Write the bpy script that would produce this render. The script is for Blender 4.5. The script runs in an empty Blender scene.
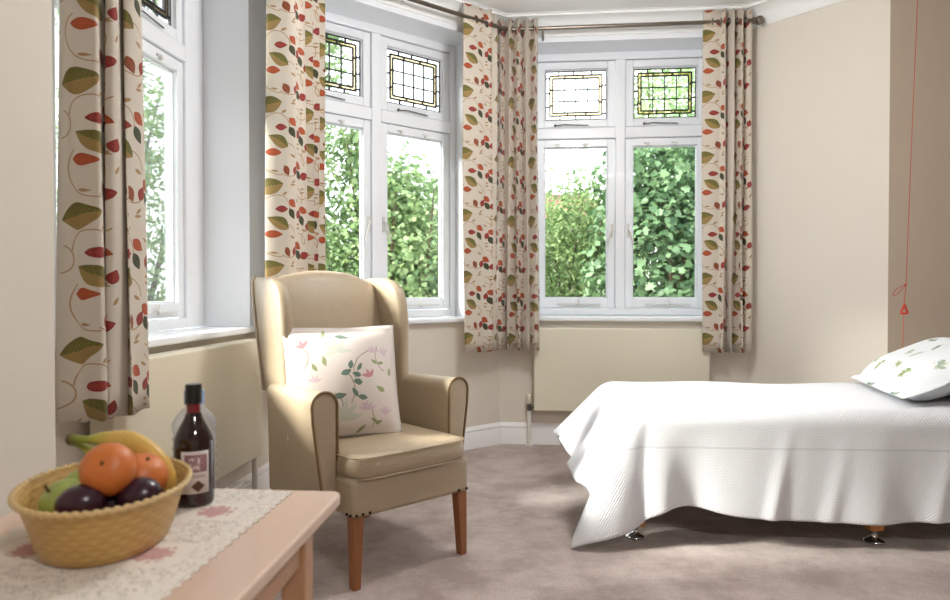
import bpy, bmesh, math, random
import numpy as np
from mathutils import Vector, Matrix
random.seed(7); RNG = np.random.default_rng(7)
C = bpy.context.scene.collection
PI = math.pi
H = 1.08

# ------------------------------------------------------------------ materials
def srgb(r, g, b):
    f = lambda c: (c/255/12.92) if c/255 <= .04045 else ((c/255+.055)/1.055)**2.4
    return (f(r), f(g), f(b), 1)

class NT:
    """small helper to write node trees"""
    def __init__(s, tree): s.t = tree
    def n(s, typ, **kw):
        nd = s.t.nodes.new(typ)
        for k, v in kw.items(): setattr(nd, k, v)
        return nd
    def link(s, a, b): s.t.links.new(a, b)
    def m(s, op, a, b=None, c=None):
        nd = s.n('ShaderNodeMath', operation=op)
        for i, v in enumerate((a, b, c)):
            if v is None: continue
            if isinstance(v, (int, float)): nd.inputs[i].default_value = v
            else: s.link(v, nd.inputs[i])
        return nd.outputs[0]
    def mix(s, f, a, b, mode='MIX'):
        nd = s.n('ShaderNodeMix', data_type='RGBA', blend_type=mode)
        for i, v in ((0, f), (6, a), (7, b)):
            if isinstance(v, (int, float)): nd.inputs[i].default_value = v
            elif isinstance(v, tuple): nd.inputs[i].default_value = v
            else: s.link(v, nd.inputs[i])
        return nd.outputs[2]
    def noise(s, scale, detail=3, vec=None, rough=.5):
        nd = s.n('ShaderNodeTexNoise'); nd.inputs['Scale'].default_value = scale
        nd.inputs['Detail'].default_value = detail; nd.inputs['Roughness'].default_value = rough
        if vec is not None: s.link(vec, nd.inputs['Vector'])
        return nd.outputs['Fac']
    def bump(s, h, strength=.3, dist=.002):
        nd = s.n('ShaderNodeBump'); nd.inputs['Strength'].default_value = strength
        nd.inputs['Distance'].default_value = dist; s.link(h, nd.inputs['Height'])
        return nd.outputs[0]

def newmat(name):
    m = bpy.data.materials.new(name); m.use_nodes = True
    nt = NT(m.node_tree); bs = m.node_tree.nodes['Principled BSDF']
    return m, nt, bs

def simple(name, col, rough=.6, metal=0, nscale=0, nstr=.08, bump=0, bscale=200, spec=.5, coat=0, sheen=0):
    m, nt, bs = newmat(name)
    bs.inputs['Base Color'].default_value = col
    bs.inputs['Roughness'].default_value = rough; bs.inputs['Metallic'].default_value = metal
    bs.inputs['Specular IOR Level'].default_value = spec
    bs.inputs['Coat Weight'].default_value = coat
    bs.inputs['Sheen Weight'].default_value = sheen
    tc = nt.n('ShaderNodeTexCoord').outputs['Object']
    if nscale:
        f = nt.noise(nscale, 4, tc)
        d = tuple(max(0, c*(1-nstr*2)) for c in col[:3])+(1,)
        nt.link(nt.mix(f, d, tuple(min(1, c*(1+nstr)) for c in col[:3])+(1,)), bs.inputs['Base Color'])
    if bump:
        nt.link(nt.bump(nt.noise(bscale, 3, tc), bump), bs.inputs['Normal'])
    return m

M = {}
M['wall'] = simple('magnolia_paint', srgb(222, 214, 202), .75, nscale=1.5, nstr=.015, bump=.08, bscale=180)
M['wall_shaded'] = simple('magnolia_paint_shaded', srgb(190, 175, 157), .75, nscale=1.5, nstr=.015, bump=.08, bscale=180)  # darker copy of the wall paint, holds the shade of the far right wall
M['ceil'] = simple('ceiling_paint', srgb(243, 244, 243), .85, nscale=2, nstr=.01)
M['gloss'] = simple('white_gloss_paint', srgb(240, 243, 248), .33, nscale=6, nstr=.01, bump=.12, bscale=9, coat=.1)
M['skirt'] = simple('skirting_gloss', srgb(242, 241, 242), .3)
M['rad'] = simple('cream_enamel', srgb(224, 217, 197), .42)
M['pipe'] = simple('white_pipe', srgb(225, 222, 215), .35)
M['brass'] = simple('grey_metal', srgb(120, 118, 116), .3, 1)
M['steel'] = simple('brushed_nickel', srgb(128, 118, 108), .3, 1)
M['chrome'] = simple('chrome', srgb(205, 205, 208), .12, 1)
M['lead'] = simple('lead_came', srgb(38, 36, 38), .6, .3)
M['whitemetal'] = simple('white_metal', srgb(215, 214, 210), .3)
M['black'] = simple('black_plastic', srgb(14, 14, 16), .3)
M['nail'] = simple('dark_nail', srgb(50, 38, 30), .3, .9)
M['red'] = simple('red_plastic', srgb(196, 62, 40), .4)
M['redcord'] = simple('red_cord', srgb(186, 92, 76), .7)
M['white_cotton'] = simple('white_cotton', srgb(240, 240, 242), .9, sheen=.2)
M['lining'] = simple('curtain_lining', srgb(212, 203, 190), .9)
M['soil'] = simple('garden_soil', srgb(90, 84, 60), .95, nscale=4, nstr=.2)
M['grass'] = simple('lawn', srgb(74, 96, 40), .95, nscale=9, nstr=.25)
M['mattress'] = simple('mattress_ticking', srgb(226, 224, 218), .9, nscale=30, nstr=.03)
M['bedbase'] = simple('dark_base_cloth', srgb(98, 84, 76), .9)

def wood(name, c1, c2, rough=.35, scale=3.0, axis=2, coat=.2):
    m, nt, bs = newmat(name)
    tc = nt.n('ShaderNodeTexCoord').outputs['Object']
    mp = nt.n('ShaderNodeMapping'); s = [scale*9]*3; s[axis] = scale*.6
    mp.inputs['Scale'].default_value = s; nt.link(tc, mp.inputs['Vector'])
    f = nt.noise(1.6, 6, mp.outputs[0], .6)
    nt.link(nt.mix(f, c1, c2), bs.inputs['Base Color'])
    bs.inputs['Roughness'].default_value = rough; bs.inputs['Coat Weight'].default_value = coat
    return m
M['legwood'] = wood('chair_leg_wood', srgb(124, 72, 38), srgb(158, 100, 58), .35)
M['pine'] = wood('orange_pine', srgb(190, 116, 50), srgb(214, 146, 78), .4)
M['table'] = wood('pale_beech', srgb(210, 180, 160), srgb(220, 192, 172), .36, 2.0, 1, .35)
M['tableleg'] = wood('shaded_beech_leg', srgb(178, 132, 98), srgb(194, 150, 116), .35)  # beech darkened to carry the shade on legs and apron

def carpet():
    m, nt, bs = newmat('mauve_carpet')
    tc = nt.n('ShaderNodeTexCoord').outputs['Object']
    a = nt.noise(3.2, 8, tc, .72); b = nt.noise(170, 3, tc, .7); g = nt.noise(40, 4, tc, .7)
    r = nt.n('ShaderNodeValToRGB'); nt.link(a, r.inputs[0])
    r.color_ramp.elements[0].position = .40; r.color_ramp.elements[0].color = srgb(158, 140, 132)
    r.color_ramp.elements[1].position = .60; r.color_ramp.elements[1].color = srgb(222, 206, 200)
    c = nt.mix(nt.m('MULTIPLY', nt.m('POWER', b, 2.0), 1.7), r.outputs[0], srgb(124, 106, 98))
    c = nt.mix(nt.m('MULTIPLY', g, .25), c, srgb(200, 180, 168))
    nt.link(c, bs.inputs['Base Color']); bs.inputs['Roughness'].default_value = .97
    bs.inputs['Sheen Weight'].default_value = .3
    nt.link(nt.bump(nt.m('ADD', b, nt.m('MULTIPLY', g, 1.5)), .7, .006), bs.inputs['Normal'])
    return m
M['carpet'] = carpet()

def vinyl(name, col, col2):
    m, nt, bs = newmat(name)
    tc = nt.n('ShaderNodeTexCoord').outputs['Object']
    mp = nt.n('ShaderNodeMapping'); mp.inputs['Scale'].default_value = (60, 60, 420); nt.link(tc, mp.inputs['Vector'])
    f = nt.noise(1, 3, mp.outputs[0]); g = nt.noise(9, 4, tc)
    c = nt.mix(nt.m('MULTIPLY', f, 1.1), col, col2)
    c = nt.mix(nt.m('MULTIPLY', g, .4), c, col2)
    nt.link(c, bs.inputs['Base Color']); bs.inputs['Roughness'].default_value = .42
    nt.link(nt.bump(nt.m('ADD', f, nt.noise(14, 2, tc)), .25, .004), bs.inputs['Normal'])
    return m
M['vinyl'] = vinyl('olive_beige_vinyl', srgb(184, 167, 143), srgb(160, 143, 118))
M['piping'] = simple('brown_piping', srgb(118, 92, 56), .5)

def glass_mat(name, col=(1, 1, 1, 1), refl=1.0):
    m = bpy.data.materials.new(name); m.use_nodes = True
    t = m.node_tree; t.nodes.clear(); nt = NT(t)
    o = nt.n('ShaderNodeOutputMaterial'); tr = nt.n('ShaderNodeBsdfTransparent'); tr.inputs[0].default_value = col
    gl = nt.n('ShaderNodeBsdfGlossy'); gl.inputs['Roughness'].default_value = .02
    fr = nt.n('ShaderNodeFresnel'); fr.inputs[0].default_value = 1.45
    mx = nt.n('ShaderNodeMixShader')
    nt.link(nt.m('MULTIPLY', fr.outputs[0], refl), mx.inputs[0])
    nt.link(tr.outputs[0], mx.inputs[1]); nt.link(gl.outputs[0], mx.inputs[2]); nt.link(mx.outputs[0], o.inputs[0])
    return m
M['glass'] = glass_mat('window_glass', (.97, .985, .975, 1), .7)
M['amber'] = glass_mat('amber_glass', (.82, .71, .54, 1), .7)
def clearplastic():
    m = bpy.data.materials.new('clear_plastic'); m.use_nodes = True; t = m.node_tree; t.nodes.clear(); nt = NT(t)
    o = nt.n('ShaderNodeOutputMaterial'); tr = nt.n('ShaderNodeBsdfTransparent'); tr.inputs[0].default_value = (.94, .96, 1, 1)
    df = nt.n('ShaderNodeBsdfDiffuse'); df.inputs[0].default_value = srgb(196, 208, 228); gl = nt.n('ShaderNodeBsdfGlossy'); gl.inputs['Roughness'].default_value = .08
    lw = nt.n('ShaderNodeLayerWeight'); lw.inputs[0].default_value = .3
    a = nt.n('ShaderNodeMixShader'); a.inputs[0].default_value = .5; nt.link(df.outputs[0], a.inputs[1]); nt.link(gl.outputs[0], a.inputs[2])
    b = nt.n('ShaderNodeMixShader'); nt.link(nt.m('ADD', nt.m('MULTIPLY', lw.outputs['Facing'], .45), .10), b.inputs[0])
    nt.link(tr.outputs[0], b.inputs[1]); nt.link(a.outputs[0], b.inputs[2]); nt.link(b.outputs[0], o.inputs[0]); return m
M['clearplastic'] = clearplastic()
def blueplastic():
    m, nt, bs = newmat('pale_blue_plastic'); bs.inputs['Base Color'].default_value = srgb(120, 150, 196)
    bs.inputs['Roughness'].default_value = .3; return m
M['bluecap'] = blueplastic()
def winemat():
    m, nt, bs = newmat('dark_wine_glass'); bs.inputs['Base Color'].default_value = srgb(34, 8, 12)
    bs.inputs['Roughness'].default_value = .06; bs.inputs['Coat Weight'].default_value = .5
    return m
M['wine'] = winemat()
M['wineneck'] = simple('red_wine_in_neck', srgb(112, 20, 30), .08, coat=.5)

# ---- leaf and vine node groups for the printed fabrics
def leaf_group():
    g = bpy.data.node_groups.new('printed_leaf', 'ShaderNodeTree'); nt = NT(g)
    for n in ('X', 'Y', 'CX', 'CY', 'COS', 'SIN', 'L', 'W', 'TW', 'TH'):
        g.interface.new_socket(n, in_out='INPUT', socket_type='NodeSocketFloat')
    for n in ('Mask', 'Side', 'Vein'):
        g.interface.new_socket(n, in_out='OUTPUT', socket_type='NodeSocketFloat')
    i = nt.n('NodeGroupInput').outputs; o = nt.n('NodeGroupOutput').inputs
    def wrap(v, t):
        h = nt.m('MULTIPLY', t, .5)
        return nt.m('WRAP', v, nt.m('MULTIPLY', h, -1.0), h)
    # Blender WRAP is (value, max, min)
    def wrap(v, t):
        h = nt.m('MULTIPLY', t, .5)
        return nt.m('WRAP', v, h, nt.m('MULTIPLY', h, -1.0))
    dx = wrap(nt.m('SUBTRACT', i['X'], i['CX']), i['TW']); dy = wrap(nt.m('SUBTRACT', i['Y'], i['CY']), i['TH'])
    p = nt.m('ADD', nt.m('MULTIPLY', dx, i['COS']), nt.m('MULTIPLY', dy, i['SIN']))
    q = nt.m('SUBTRACT', nt.m('MULTIPLY', dy, i['COS']), nt.m('MULTIPLY', dx, i['SIN']))
    t = nt.m('DIVIDE', p, i['L'])
    prof = nt.m('MULTIPLY', nt.m('SUBTRACT', 1.0, nt.m('MULTIPLY', t, t)), nt.m('SUBTRACT', 1.0, nt.m('MULTIPLY', t, .25)))
    prof = nt.m('MULTIPLY', prof, i['W'])
    a = nt.m('ABSOLUTE', q)
    inside = nt.m('MULTIPLY', nt.m('GREATER_THAN', prof, a), nt.m('LESS_THAN', nt.m('ABSOLUTE', t), 1.0))
    nt.link(inside, o['Mask'])
    nt.link(nt.m('GREATER_THAN', q, 0.0), o['Side'])
    # mid rib and side veins
    rib = nt.m('LESS_THAN', a, .0008)
    z = nt.m('SUBTRACT', p, nt.m('MULTIPLY', a, .9))
    sv = nt.m('LESS_THAN', nt.m('ABSOLUTE', nt.m('WRAP', z, .006, -.006)), .0007)
    sv = nt.m('MULTIPLY', sv, nt.m('LESS_THAN', a, nt.m('MULTIPLY', prof, .6)))
    nt.link(nt.m('MULTIPLY', nt.m('MAXIMUM', rib, sv), nt.m('LESS_THAN', nt.m('ABSOLUTE', t), .75)), o['Vein'])
    return g
def vine_group():
    g = bpy.data.node_groups.new('printed_vine', 'ShaderNodeTree'); nt = NT(g)
    for n in ('X', 'Y', 'CX', 'CY', 'R', 'DX', 'DY', 'CH', 'W', 'TW', 'TH'):
        g.interface.new_socket(n, in_out='INPUT', socket_type='NodeSocketFloat')
    g.interface.new_socket('Mask', in_out='OUTPUT', socket_type='NodeSocketFloat')
    i = nt.n('NodeGroupInput').outputs; o = nt.n('NodeGroupOutput').inputs
    def wrap(v, t):
        h = nt.m('MULTIPLY', t, .5)
        return nt.m('WRAP', v, h, nt.m('MULTIPLY', h, -1.0))
    dx = wrap(nt.m('SUBTRACT', i['X'], i['CX']), i['TW']); dy = wrap(nt.m('SUBTRACT', i['Y'], i['CY']), i['TH'])
    d = nt.m('SQRT', nt.m('ADD', nt.m('MULTIPLY', dx, dx), nt.m('MULTIPLY', dy, dy)))
    on = nt.m('LESS_THAN', nt.m('ABSOLUTE', nt.m('SUBTRACT', d, i['R'])), i['W'])
    dt = nt.m('ADD', nt.m('MULTIPLY', dx, i['DX']), nt.m('MULTIPLY', dy, i['DY']))
    ok = nt.m('GREATER_THAN', dt, nt.m('MULTIPLY', d, i['CH']))
    nt.link(nt.m('MULTIPLY', on, ok), o['Mask'])
    return g
LEAF = leaf_group(); VINE = vine_group()

def printed(name, base, TW, TH, leaves, vines, vinecol, weave=.2, translucent=0, vein=.35, soft=0):
    m, nt, bs = newmat(name)
    uv = nt.n('ShaderNodeTexCoord').outputs['UV']
    if soft:
        nz = nt.n('ShaderNodeTexNoise'); nz.inputs['Scale'].default_value = 26; nt.link(uv, nz.inputs['Vector'])
        v = nt.n('ShaderNodeVectorMath', operation='MULTIPLY_ADD'); nt.link(nz.outputs['Color'], v.inputs[0])
        v.inputs[1].default_value = (soft, soft, 0); nt.link(uv, v.inputs[2]); uv = v.outputs[0]
    sp = nt.n('ShaderNodeSeparateXYZ'); nt.link(uv, sp.inputs[0]); X, Y = sp.outputs[0], sp.outputs[1]
    col = base
    for (cx, cy, r, ang, half) in vines:
        g = nt.n('ShaderNodeGroup'); g.node_tree = VINE
        nt.link(X, g.inputs['X']); nt.link(Y, g.inputs['Y'])
        for k, v in (('CX', cx), ('CY', cy), ('R', r), ('DX', math.cos(math.radians(ang))), ('DY', math.sin(math.radians(ang))),
                     ('CH', math.cos(math.radians(half))), ('W', .0019), ('TW', TW), ('TH', TH)): g.inputs[k].default_value = v
        col = nt.mix(g.outputs[0], col, vinecol)
    for (cx, cy, L, W, ang, c1, c2) in leaves:
        g = nt.n('ShaderNodeGroup'); g.node_tree = LEAF
        nt.link(X, g.inputs['X']); nt.link(Y, g.inputs['Y'])
        for k, v in (('CX', cx), ('CY', cy), ('COS', math.cos(math.radians(ang))), ('SIN', math.sin(math.radians(ang))),
                     ('L', L), ('W', W), ('TW', TW), ('TH', TH)): g.inputs[k].default_value = v
        cc = nt.mix(g.outputs['Side'], c1, c2) if c1 != c2 else c1
        if vein and L > .02:
            cc = nt.mix(nt.m('MULTIPLY', g.outputs['Vein'], vein), cc, (min(1, c1[0]*1.8+.12), min(1, c1[1]*1.8+.08), c1[2]*1.5+.03, 1))
        col = nt.mix(g.outputs['Mask'], col, cc)
    wv = nt.noise(700, 2, uv)
    col = nt.mix(nt.m('MULTIPLY', wv, weave), col, nt.mix(1.0, col, (.62, .6, .58, 1), 'MULTIPLY'))
    nt.link(col, bs.inputs['Base Color']); bs.inputs['Roughness'].default_value = .88
    bs.inputs['Sheen Weight'].default_value = .15
    if translucent:
        tl = nt.n('ShaderNodeBsdfTranslucent'); nt.link(col, tl.inputs[0])
        mx = nt.n('ShaderNodeMixShader'); mx.inputs[0].default_value = translucent
        out = m.node_tree.nodes['Material Output']
        nt.link(bs.outputs[0], mx.inputs[1]); nt.link(tl.outputs[0], mx.inputs[2]); nt.link(mx.outputs[0], out.inputs[0])
    return m

OL, OC = srgb(112, 106, 52), srgb(158, 130, 78)
RED, ORG, BRN, DKG, TAN = srgb(148, 54, 48), srgb(172, 80, 46), srgb(140, 72, 44), srgb(62, 66, 44), srgb(172, 138, 98)
q = lambda x, y: (x/1555, -y/1555)
CL = []
for (x, y, L, W, a, c1, c2) in [
    (165, 52, .053, .033, 15, OC, OL), (228, 328, .050, .025, 152, OL, OC),
    (345, 175, .028, .018, -35, ORG, ORG), (245, 222, .034, .016, 2, RED, RED), (338, 255, .030, .017, -58, DKG, DKG),
    (187, 415, .036, .018, 0, ORG, ORG), (288, 550, .028, .018, -62, BRN, BRN), (372, 538, .026, .017, 65, RED, RED),
    (482, 215, .029, .018, -20, ORG, ORG), (468, 297, .028, .017, -68, DKG, DKG), (428, 250, .024, .016, 70, RED, RED),
    (530, 335, .024, .016, 75, RED, RED), (420, 495, .028, .018, -35, ORG, ORG), (428, 565, .028, .017, -60, DKG, DKG),
    (495, 568, .030, .019, 18, RED, RED),
    (270, 102, .017, .006, 25, TAN, TAN), (345, 435, .018, .006, -22, TAN, TAN), (190, 557, .018, .005, -4, TAN, TAN),
    (346, 32, .017, .005, 8, TAN, TAN), (352, 6, .017, .005, 40, TAN, TAN), (410, 147, .017, .005, -25, TAN, TAN), (428, 328, .013, .005, 5, TAN, TAN),
    (428, 360, .013, .005, -5, TAN, TAN), (475, 78, .017, .005, 10, TAN, TAN), (478, 48, .017, .004, 5, TAN, TAN),
    (495, 372, .017, .005, -20, TAN, TAN), (540, 450, .016, .005, 60, TAN, TAN)]:
    cx, cy = q(x, y); CL.append((cx, cy, L*(1.12 if L > .04 else 1.0), W*(1.22 if L > .04 else 1.02), a, c1, c2))
CV = []
for (x, y, r, a, h) in [(215, 215, 98, 85, 95), (230, 460, 126, 205, 72), (285, 430, 90, 50, 50), (305, 480, 112, -85, 42),
                        (55, 255, 68, -5, 70), (470, 70, 60, -95, 60), (545, 430, 75, 160, 70), (400, 120, 75, 20, 60), (440, 460, 60, 40, 60)]:
    cx, cy = q(x, y); CV.append((cx, cy, r/1555, a, h))
M['curtain'] = printed('leaf_print_curtain', srgb(220, 210, 196), .36, .40, CL, CV, srgb(178, 142, 100), .25, .18)

SG, PG, PK, PL, YB, GY = srgb(104, 126, 112), srgb(178, 184, 156), srgb(200, 140, 144), srgb(210, 186, 194), srgb(206, 190, 150), srgb(200, 204, 190)
def flor(x, y, L, W, a, c): return (x, y, L, W, a, c, c)
# cushion print: u,v metres, centre 0,0  (cushion is .46 across, tile .46)
FL = []
def bloom(x, y, n, L, W, c, a0=30, spread=150):
    for k in range(n):
        a = a0+spread*k/(n-1); FL.append(flor(x+L*.8*math.cos(math.radians(a)), y+L*.8*math.sin(math.radians(a)), L, W, a, c))
bloom(-.03, .12, 5, .035, .010, GY, 0, 200); bloom(-.02, -.15, 6, .045, .012, GY, 10, 170)
bloom(.12, .11, 5, .02, .005, PL, 20, 140); bloom(.08, -.12, 5, .022, .006, PL, 20, 140); bloom(-.12, .0, 4, .018, .005, PL, 30, 120)
bloom(-.155, .145, 3, .02, .007, PK, 60, 100); bloom(.095, .01, 3, .02, .007, PK, 60, 110); bloom(.17, .1, 4, .022, .005, PL, 50, 90); bloom(.16, -.14, 4, .02, .005, PL, 40, 100)
for (x, y, L, W, a) in [(.0, .03, .022, .011, 20), (.04, .02, .02, .011, 160), (.045, -.01, .02, .012, 170), (.02, .06, .02, .010, 80), (-.03, -.06, .026, .012, 10),
                        (.03, -.05, .02, .009, 120), (.06, -.07, .022, .010, 170), (.055, .05, .02, .008, 60), (.0, .18, .03, .009, -10)]:
    FL.append(flor(x, y, L, W, a, SG))
for (x, y, L, W, a) in [(.12, .07, .016, .007, 150), (.15, .065, .016, .007, 20), (.14, -.04, .022, .010, 150), (-.08, .08, .024, .008, 100), (-.12, .06, .02, .008, 120),
                        (.19, .03, .02, .008, 80), (.11, -.16, .016, .007, 150), (.13, -.17, .016, .007, 20), (-.18, -.03, .02, .009, 70), (.06, -.19, .022, .007, 40), (-.07, .2, .02, .007, 70)]:
    FL.append(flor(x, y, L, W, a, srgb(150, 156, 112)))
FV = [(.115, .03, .085, 150, 60), (-.06, -.04, .09, 10, 45), (.2, .09, .07, 190, 50), (.04, -.16, .07, 20, 45), (-.2, .1, .06, 10, 60), (-.08, -.1, .06, 0, 60)]
M['floral'] = printed('floral_print', srgb(224, 214, 207), .46, .46, FL, FV, srgb(160, 150, 128), .15, .05, vein=.15, soft=.012)
LP = []; rl = random.Random(11); LV = []
for k in range(6):
    # sprays of leaves set alternately along curved stems
    x0, y0, a0 = .07+.14*(k % 3)+rl.uniform(-.02, .02), .10+.2*(k//3)+rl.uniform(-.02, .02), rl.uniform(0, 360)
    cc = [srgb(98, 124, 116), srgb(136, 150, 100), srgb(150, 166, 150)][k % 3]
    for n in range(6):
        a = math.radians(a0+n*14); px_, py_ = x0+.055*math.cos(a)*(1 if n % 2 else .72), y0+.055*math.sin(a)*(1 if n % 2 else .72)
        LP.append(flor(px_, py_, .017+.006*rl.random(), .009+.003*rl.random(), math.degrees(a)+(50 if n % 2 else 130)+rl.uniform(-15, 15), cc if n % 3 else srgb(176, 188, 160)))
    LV.append((x0, y0, .047, a0+35, 60))
    LP.append(flor(x0+.01, y0-.005, .009, .005, a0, srgb(214, 180, 188)))
M['leafpillow'] = printed('green_leaf_print', srgb(216, 220, 224), .42, .40, LP, LV, srgb(150, 164, 140), .1, 0, vein=0, soft=.006)

def lace():
    m, nt, bs = newmat('cream_lace')
    uv = nt.n('ShaderNodeTexCoord').outputs['UV']
    sp = nt.n('ShaderNodeSeparateXYZ'); nt.link(uv, sp.inputs[0]); X, Y = sp.outputs[0], sp.outputs[1]
    vo = nt.n('ShaderNodeTexVoronoi', feature='DISTANCE_TO_EDGE'); vo.inputs['Scale'].default_value = 230; nt.link(uv, vo.inputs['Vector'])
    hole = nt.m('GREATER_THAN', vo.outputs['Distance'], .16)
    hole = nt.m('MULTIPLY', hole, nt.m('GREATER_THAN', nt.noise(60, 3, uv), .47))
    # solid linen panels alternating with lace ones, .15 x .15 m
    ax = nt.m('ABSOLUTE', nt.m('WRAP', nt.m('ADD', X, .105), .105, -.105)); ay = nt.m('ABSOLUTE', nt.m('WRAP', nt.m('SUBTRACT', Y, .29), .11, -.11))
    solid = nt.m('MULTIPLY', nt.m('LESS_THAN', ax, .055), nt.m('LESS_THAN', ay, .052))
    # border bands
    e = nt.m('ABSOLUTE', X); band = nt.m('GREATER_THAN', nt.m('SINE', nt.m('MULTIPLY', e, 620.0)), .2)
    inband = nt.m('GREATER_THAN', e, .165)
    keep = nt.m('MAXIMUM', solid, nt.m('MULTIPLY', inband, band))
    alpha = nt.m('SUBTRACT', 1.0, nt.m('MULTIPLY', nt.m('MULTIPLY', hole, nt.m('SUBTRACT', 1.0, keep)), .75))
    rose = nt.m('MULTIPLY', nt.m('LESS_THAN', nt.m('SQRT', nt.m('ADD', nt.m('MULTIPLY', ax, ax), nt.m('MULTIPLY', ay, ay))), nt.m('MULTIPLY', nt.noise(90, 3, uv), .062)), solid)
    c = nt.mix(rose, srgb(232, 224, 214), nt.mix(nt.noise(120, 2, uv), srgb(190, 128, 128), srgb(214, 186, 180)))
    nt.link(c, bs.inputs['Base Color']); nt.link(alpha, bs.inputs['Alpha']); bs.inputs['Roughness'].default_value = .9
    nt.link(nt.bump(vo.outputs['Distance'], .4, .001), bs.inputs['Normal'])
    return m
M['lace'] = lace()

def coverlet():
    m, nt, bs = newmat('white_waffle_cotton')
    uv = nt.n('ShaderNodeTexCoord').outputs['UV']
    sp = nt.n('ShaderNodeSeparateXYZ'); nt.link(uv, sp.inputs[0]); X, Y = sp.outputs[0], sp.outputs[1]
    k = 2*PI/.0125
    a = nt.m('SINE', nt.m('MULTIPLY', nt.m('ADD', X, nt.m('MULTIPLY', Y, .0)), k)); b = nt.m('SINE', nt.m('MULTIPLY', Y, k))
    h = nt.m('MULTIPLY', a, b)
    s1 = nt.m('LESS_THAN', nt.m('ABSOLUTE', nt.m('ADD', Y, .125)), .004); s2 = nt.m('LESS_THAN', nt.m('ABSOLUTE', nt.m('SUBTRACT', Y, .86)), .004)
    s = nt.m('MAXIMUM', s1, s2)
    hh = nt.m('SUBTRACT', nt.m('MULTIPLY', h, .5), nt.m('MULTIPLY', s, 2.0))
    c = nt.mix(nt.m('MULTIPLY', nt.m('GREATER_THAN', h, .2), .42), srgb(238, 239, 243), srgb(184, 186, 196))
    nt.link(nt.mix(nt.m('MULTIPLY', s, .3), c, srgb(170, 170, 176)), bs.inputs['Base Color'])
    bs.inputs['Roughness'].default_value = .9
    nt.link(nt.bump(hh, .9, .004), bs.inputs['Normal'])
    return m
M['coverlet'] = coverlet()

def wicker():
    m, nt, bs = newmat('golden_wicker')
    uv = nt.n('ShaderNodeTexCoord').outputs['UV']
    sp = nt.n('ShaderNodeSeparateXYZ'); nt.link(uv, sp.inputs[0]); X, Y = sp.outputs[0], sp.outputs[1]
    row = nt.m('FLOOR', nt.m('MULTIPLY', Y, 100.0))
    ph = nt.m('MULTIPLY', nt.m('MODULO', row, 2.0), PI)
    a = nt.m('SINE', nt.m('ADD', nt.m('MULTIPLY', X, 2*PI/.034), ph)); b = nt.m('ABSOLUTE', nt.m('SINE', nt.m('MULTIPLY', Y, PI*100)))
    h = nt.m('ADD', nt.m('MULTIPLY', a, .6), b)
    nt.link(nt.mix(nt.m('MULTIPLY', nt.m('ADD', h, .6), .5), srgb(182, 142, 78), srgb(200, 162, 96)), bs.inputs['Base Color'])
    bs.inputs['Roughness'].default_value = .38
    nt.link(nt.bump(h, .3, .002), bs.inputs['Normal'])
    return m
M['wicker'] = wicker()

def fruit(name, c1, c2, rough, scale, bump, bscale, axisgrad=None, sss=0):
    m, nt, bs = newmat(name)
    tc = nt.n('ShaderNodeTexCoord').outputs['Object']
    nt.link(nt.mix(nt.noise(scale, 4, tc), c1, c2), bs.inputs['Base Color'])
    bs.inputs['Roughness'].default_value = rough
    if bump: nt.link(nt.bump(nt.noise(bscale, 2, tc), bump, .001), bs.inputs['Normal'])
    return m
M['orange'] = fruit('orange_peel', srgb(200, 104, 44), srgb(218, 130, 64), .38, 14, .5, 420)
M['apple'] = fruit('green_apple_skin', srgb(130, 150, 62), srgb(166, 178, 94), .28, 20, 0, 1)
M['plum'] = fruit('dark_plum_skin', srgb(38, 18, 30), srgb(70, 36, 52), .25, 18, 0, 1)
M['rim'] = simple('pale_cane_rim', srgb(206, 176, 122), .3)
M['stem'] = simple('brown_stem', srgb(92, 66, 36), .8)
def banana():
    m, nt, bs = newmat('banana_skin')
    uv = nt.n('ShaderNodeTexCoord').outputs['UV']
    sp = nt.n('ShaderNodeSeparateXYZ'); nt.link(uv, sp.inputs[0]); X = sp.outputs[0]
    r = nt.n('ShaderNodeValToRGB'); nt.link(X, r.inputs[0]); cr = r.color_ramp
    cr.elements[0].position = 0; cr.elements[0].color = srgb(84, 62, 34)
    cr.elements[1].position = .07; cr.elements[1].color = srgb(120, 132, 48)
    for p, c in ((.22, srgb(172, 172, 62)), (.36, srgb(216, 178, 92)), (.94, srgb(206, 164, 78)), (.985, srgb(80, 60, 30))):
        e = cr.elements.new(p); e.color = c
    sp2 = nt.m('GREATER_THAN', nt.noise(150, 2, nt.n('ShaderNodeTexCoord').outputs['Object']), .72)
    nt.link(nt.mix(nt.m('MULTIPLY', sp2, .6), r.outputs[0], srgb(110, 74, 34)), bs.inputs['Base Color'])
    bs.inputs['Roughness'].default_value = .4
    return m
M['banana'] = banana()

def leafmat(name, c1, c2, tr=.35):
    m, nt, bs = newmat(name)
    gi = nt.n('ShaderNodeNewGeometry').outputs['Random Per Island']
    r = nt.n('ShaderNodeValToRGB'); nt.link(gi, r.inputs[0])
    r.color_ramp.elements[0].color = c1; r.color_ramp.elements[1].color = c2
    nt.link(r.outputs[0], bs.inputs['Base Color']); bs.inputs['Roughness'].default_value = .55
    tl = nt.n('ShaderNodeBsdfTranslucent'); nt.link(r.outputs[0], tl.inputs[0])
    mx = nt.n('ShaderNodeMixShader'); mx.inputs[0].default_value = tr
    nt.link(bs.outputs[0], mx.inputs[1]); nt.link(tl.outputs[0], mx.inputs[2]); nt.link(mx.outputs[0], m.node_tree.nodes['Material Output'].inputs[0])
    return m
M['leaf_maple'] = leafmat('maple_leaves', srgb(46, 82, 44), srgb(138, 168, 122))
M['leaf_light'] = leafmat('light_leaves', srgb(100, 132, 82), srgb(188, 206, 150), .5)
M['leaf_bush'] = leafmat('bush_leaves', srgb(92, 124, 72), srgb(176, 194, 132), .5)
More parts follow.
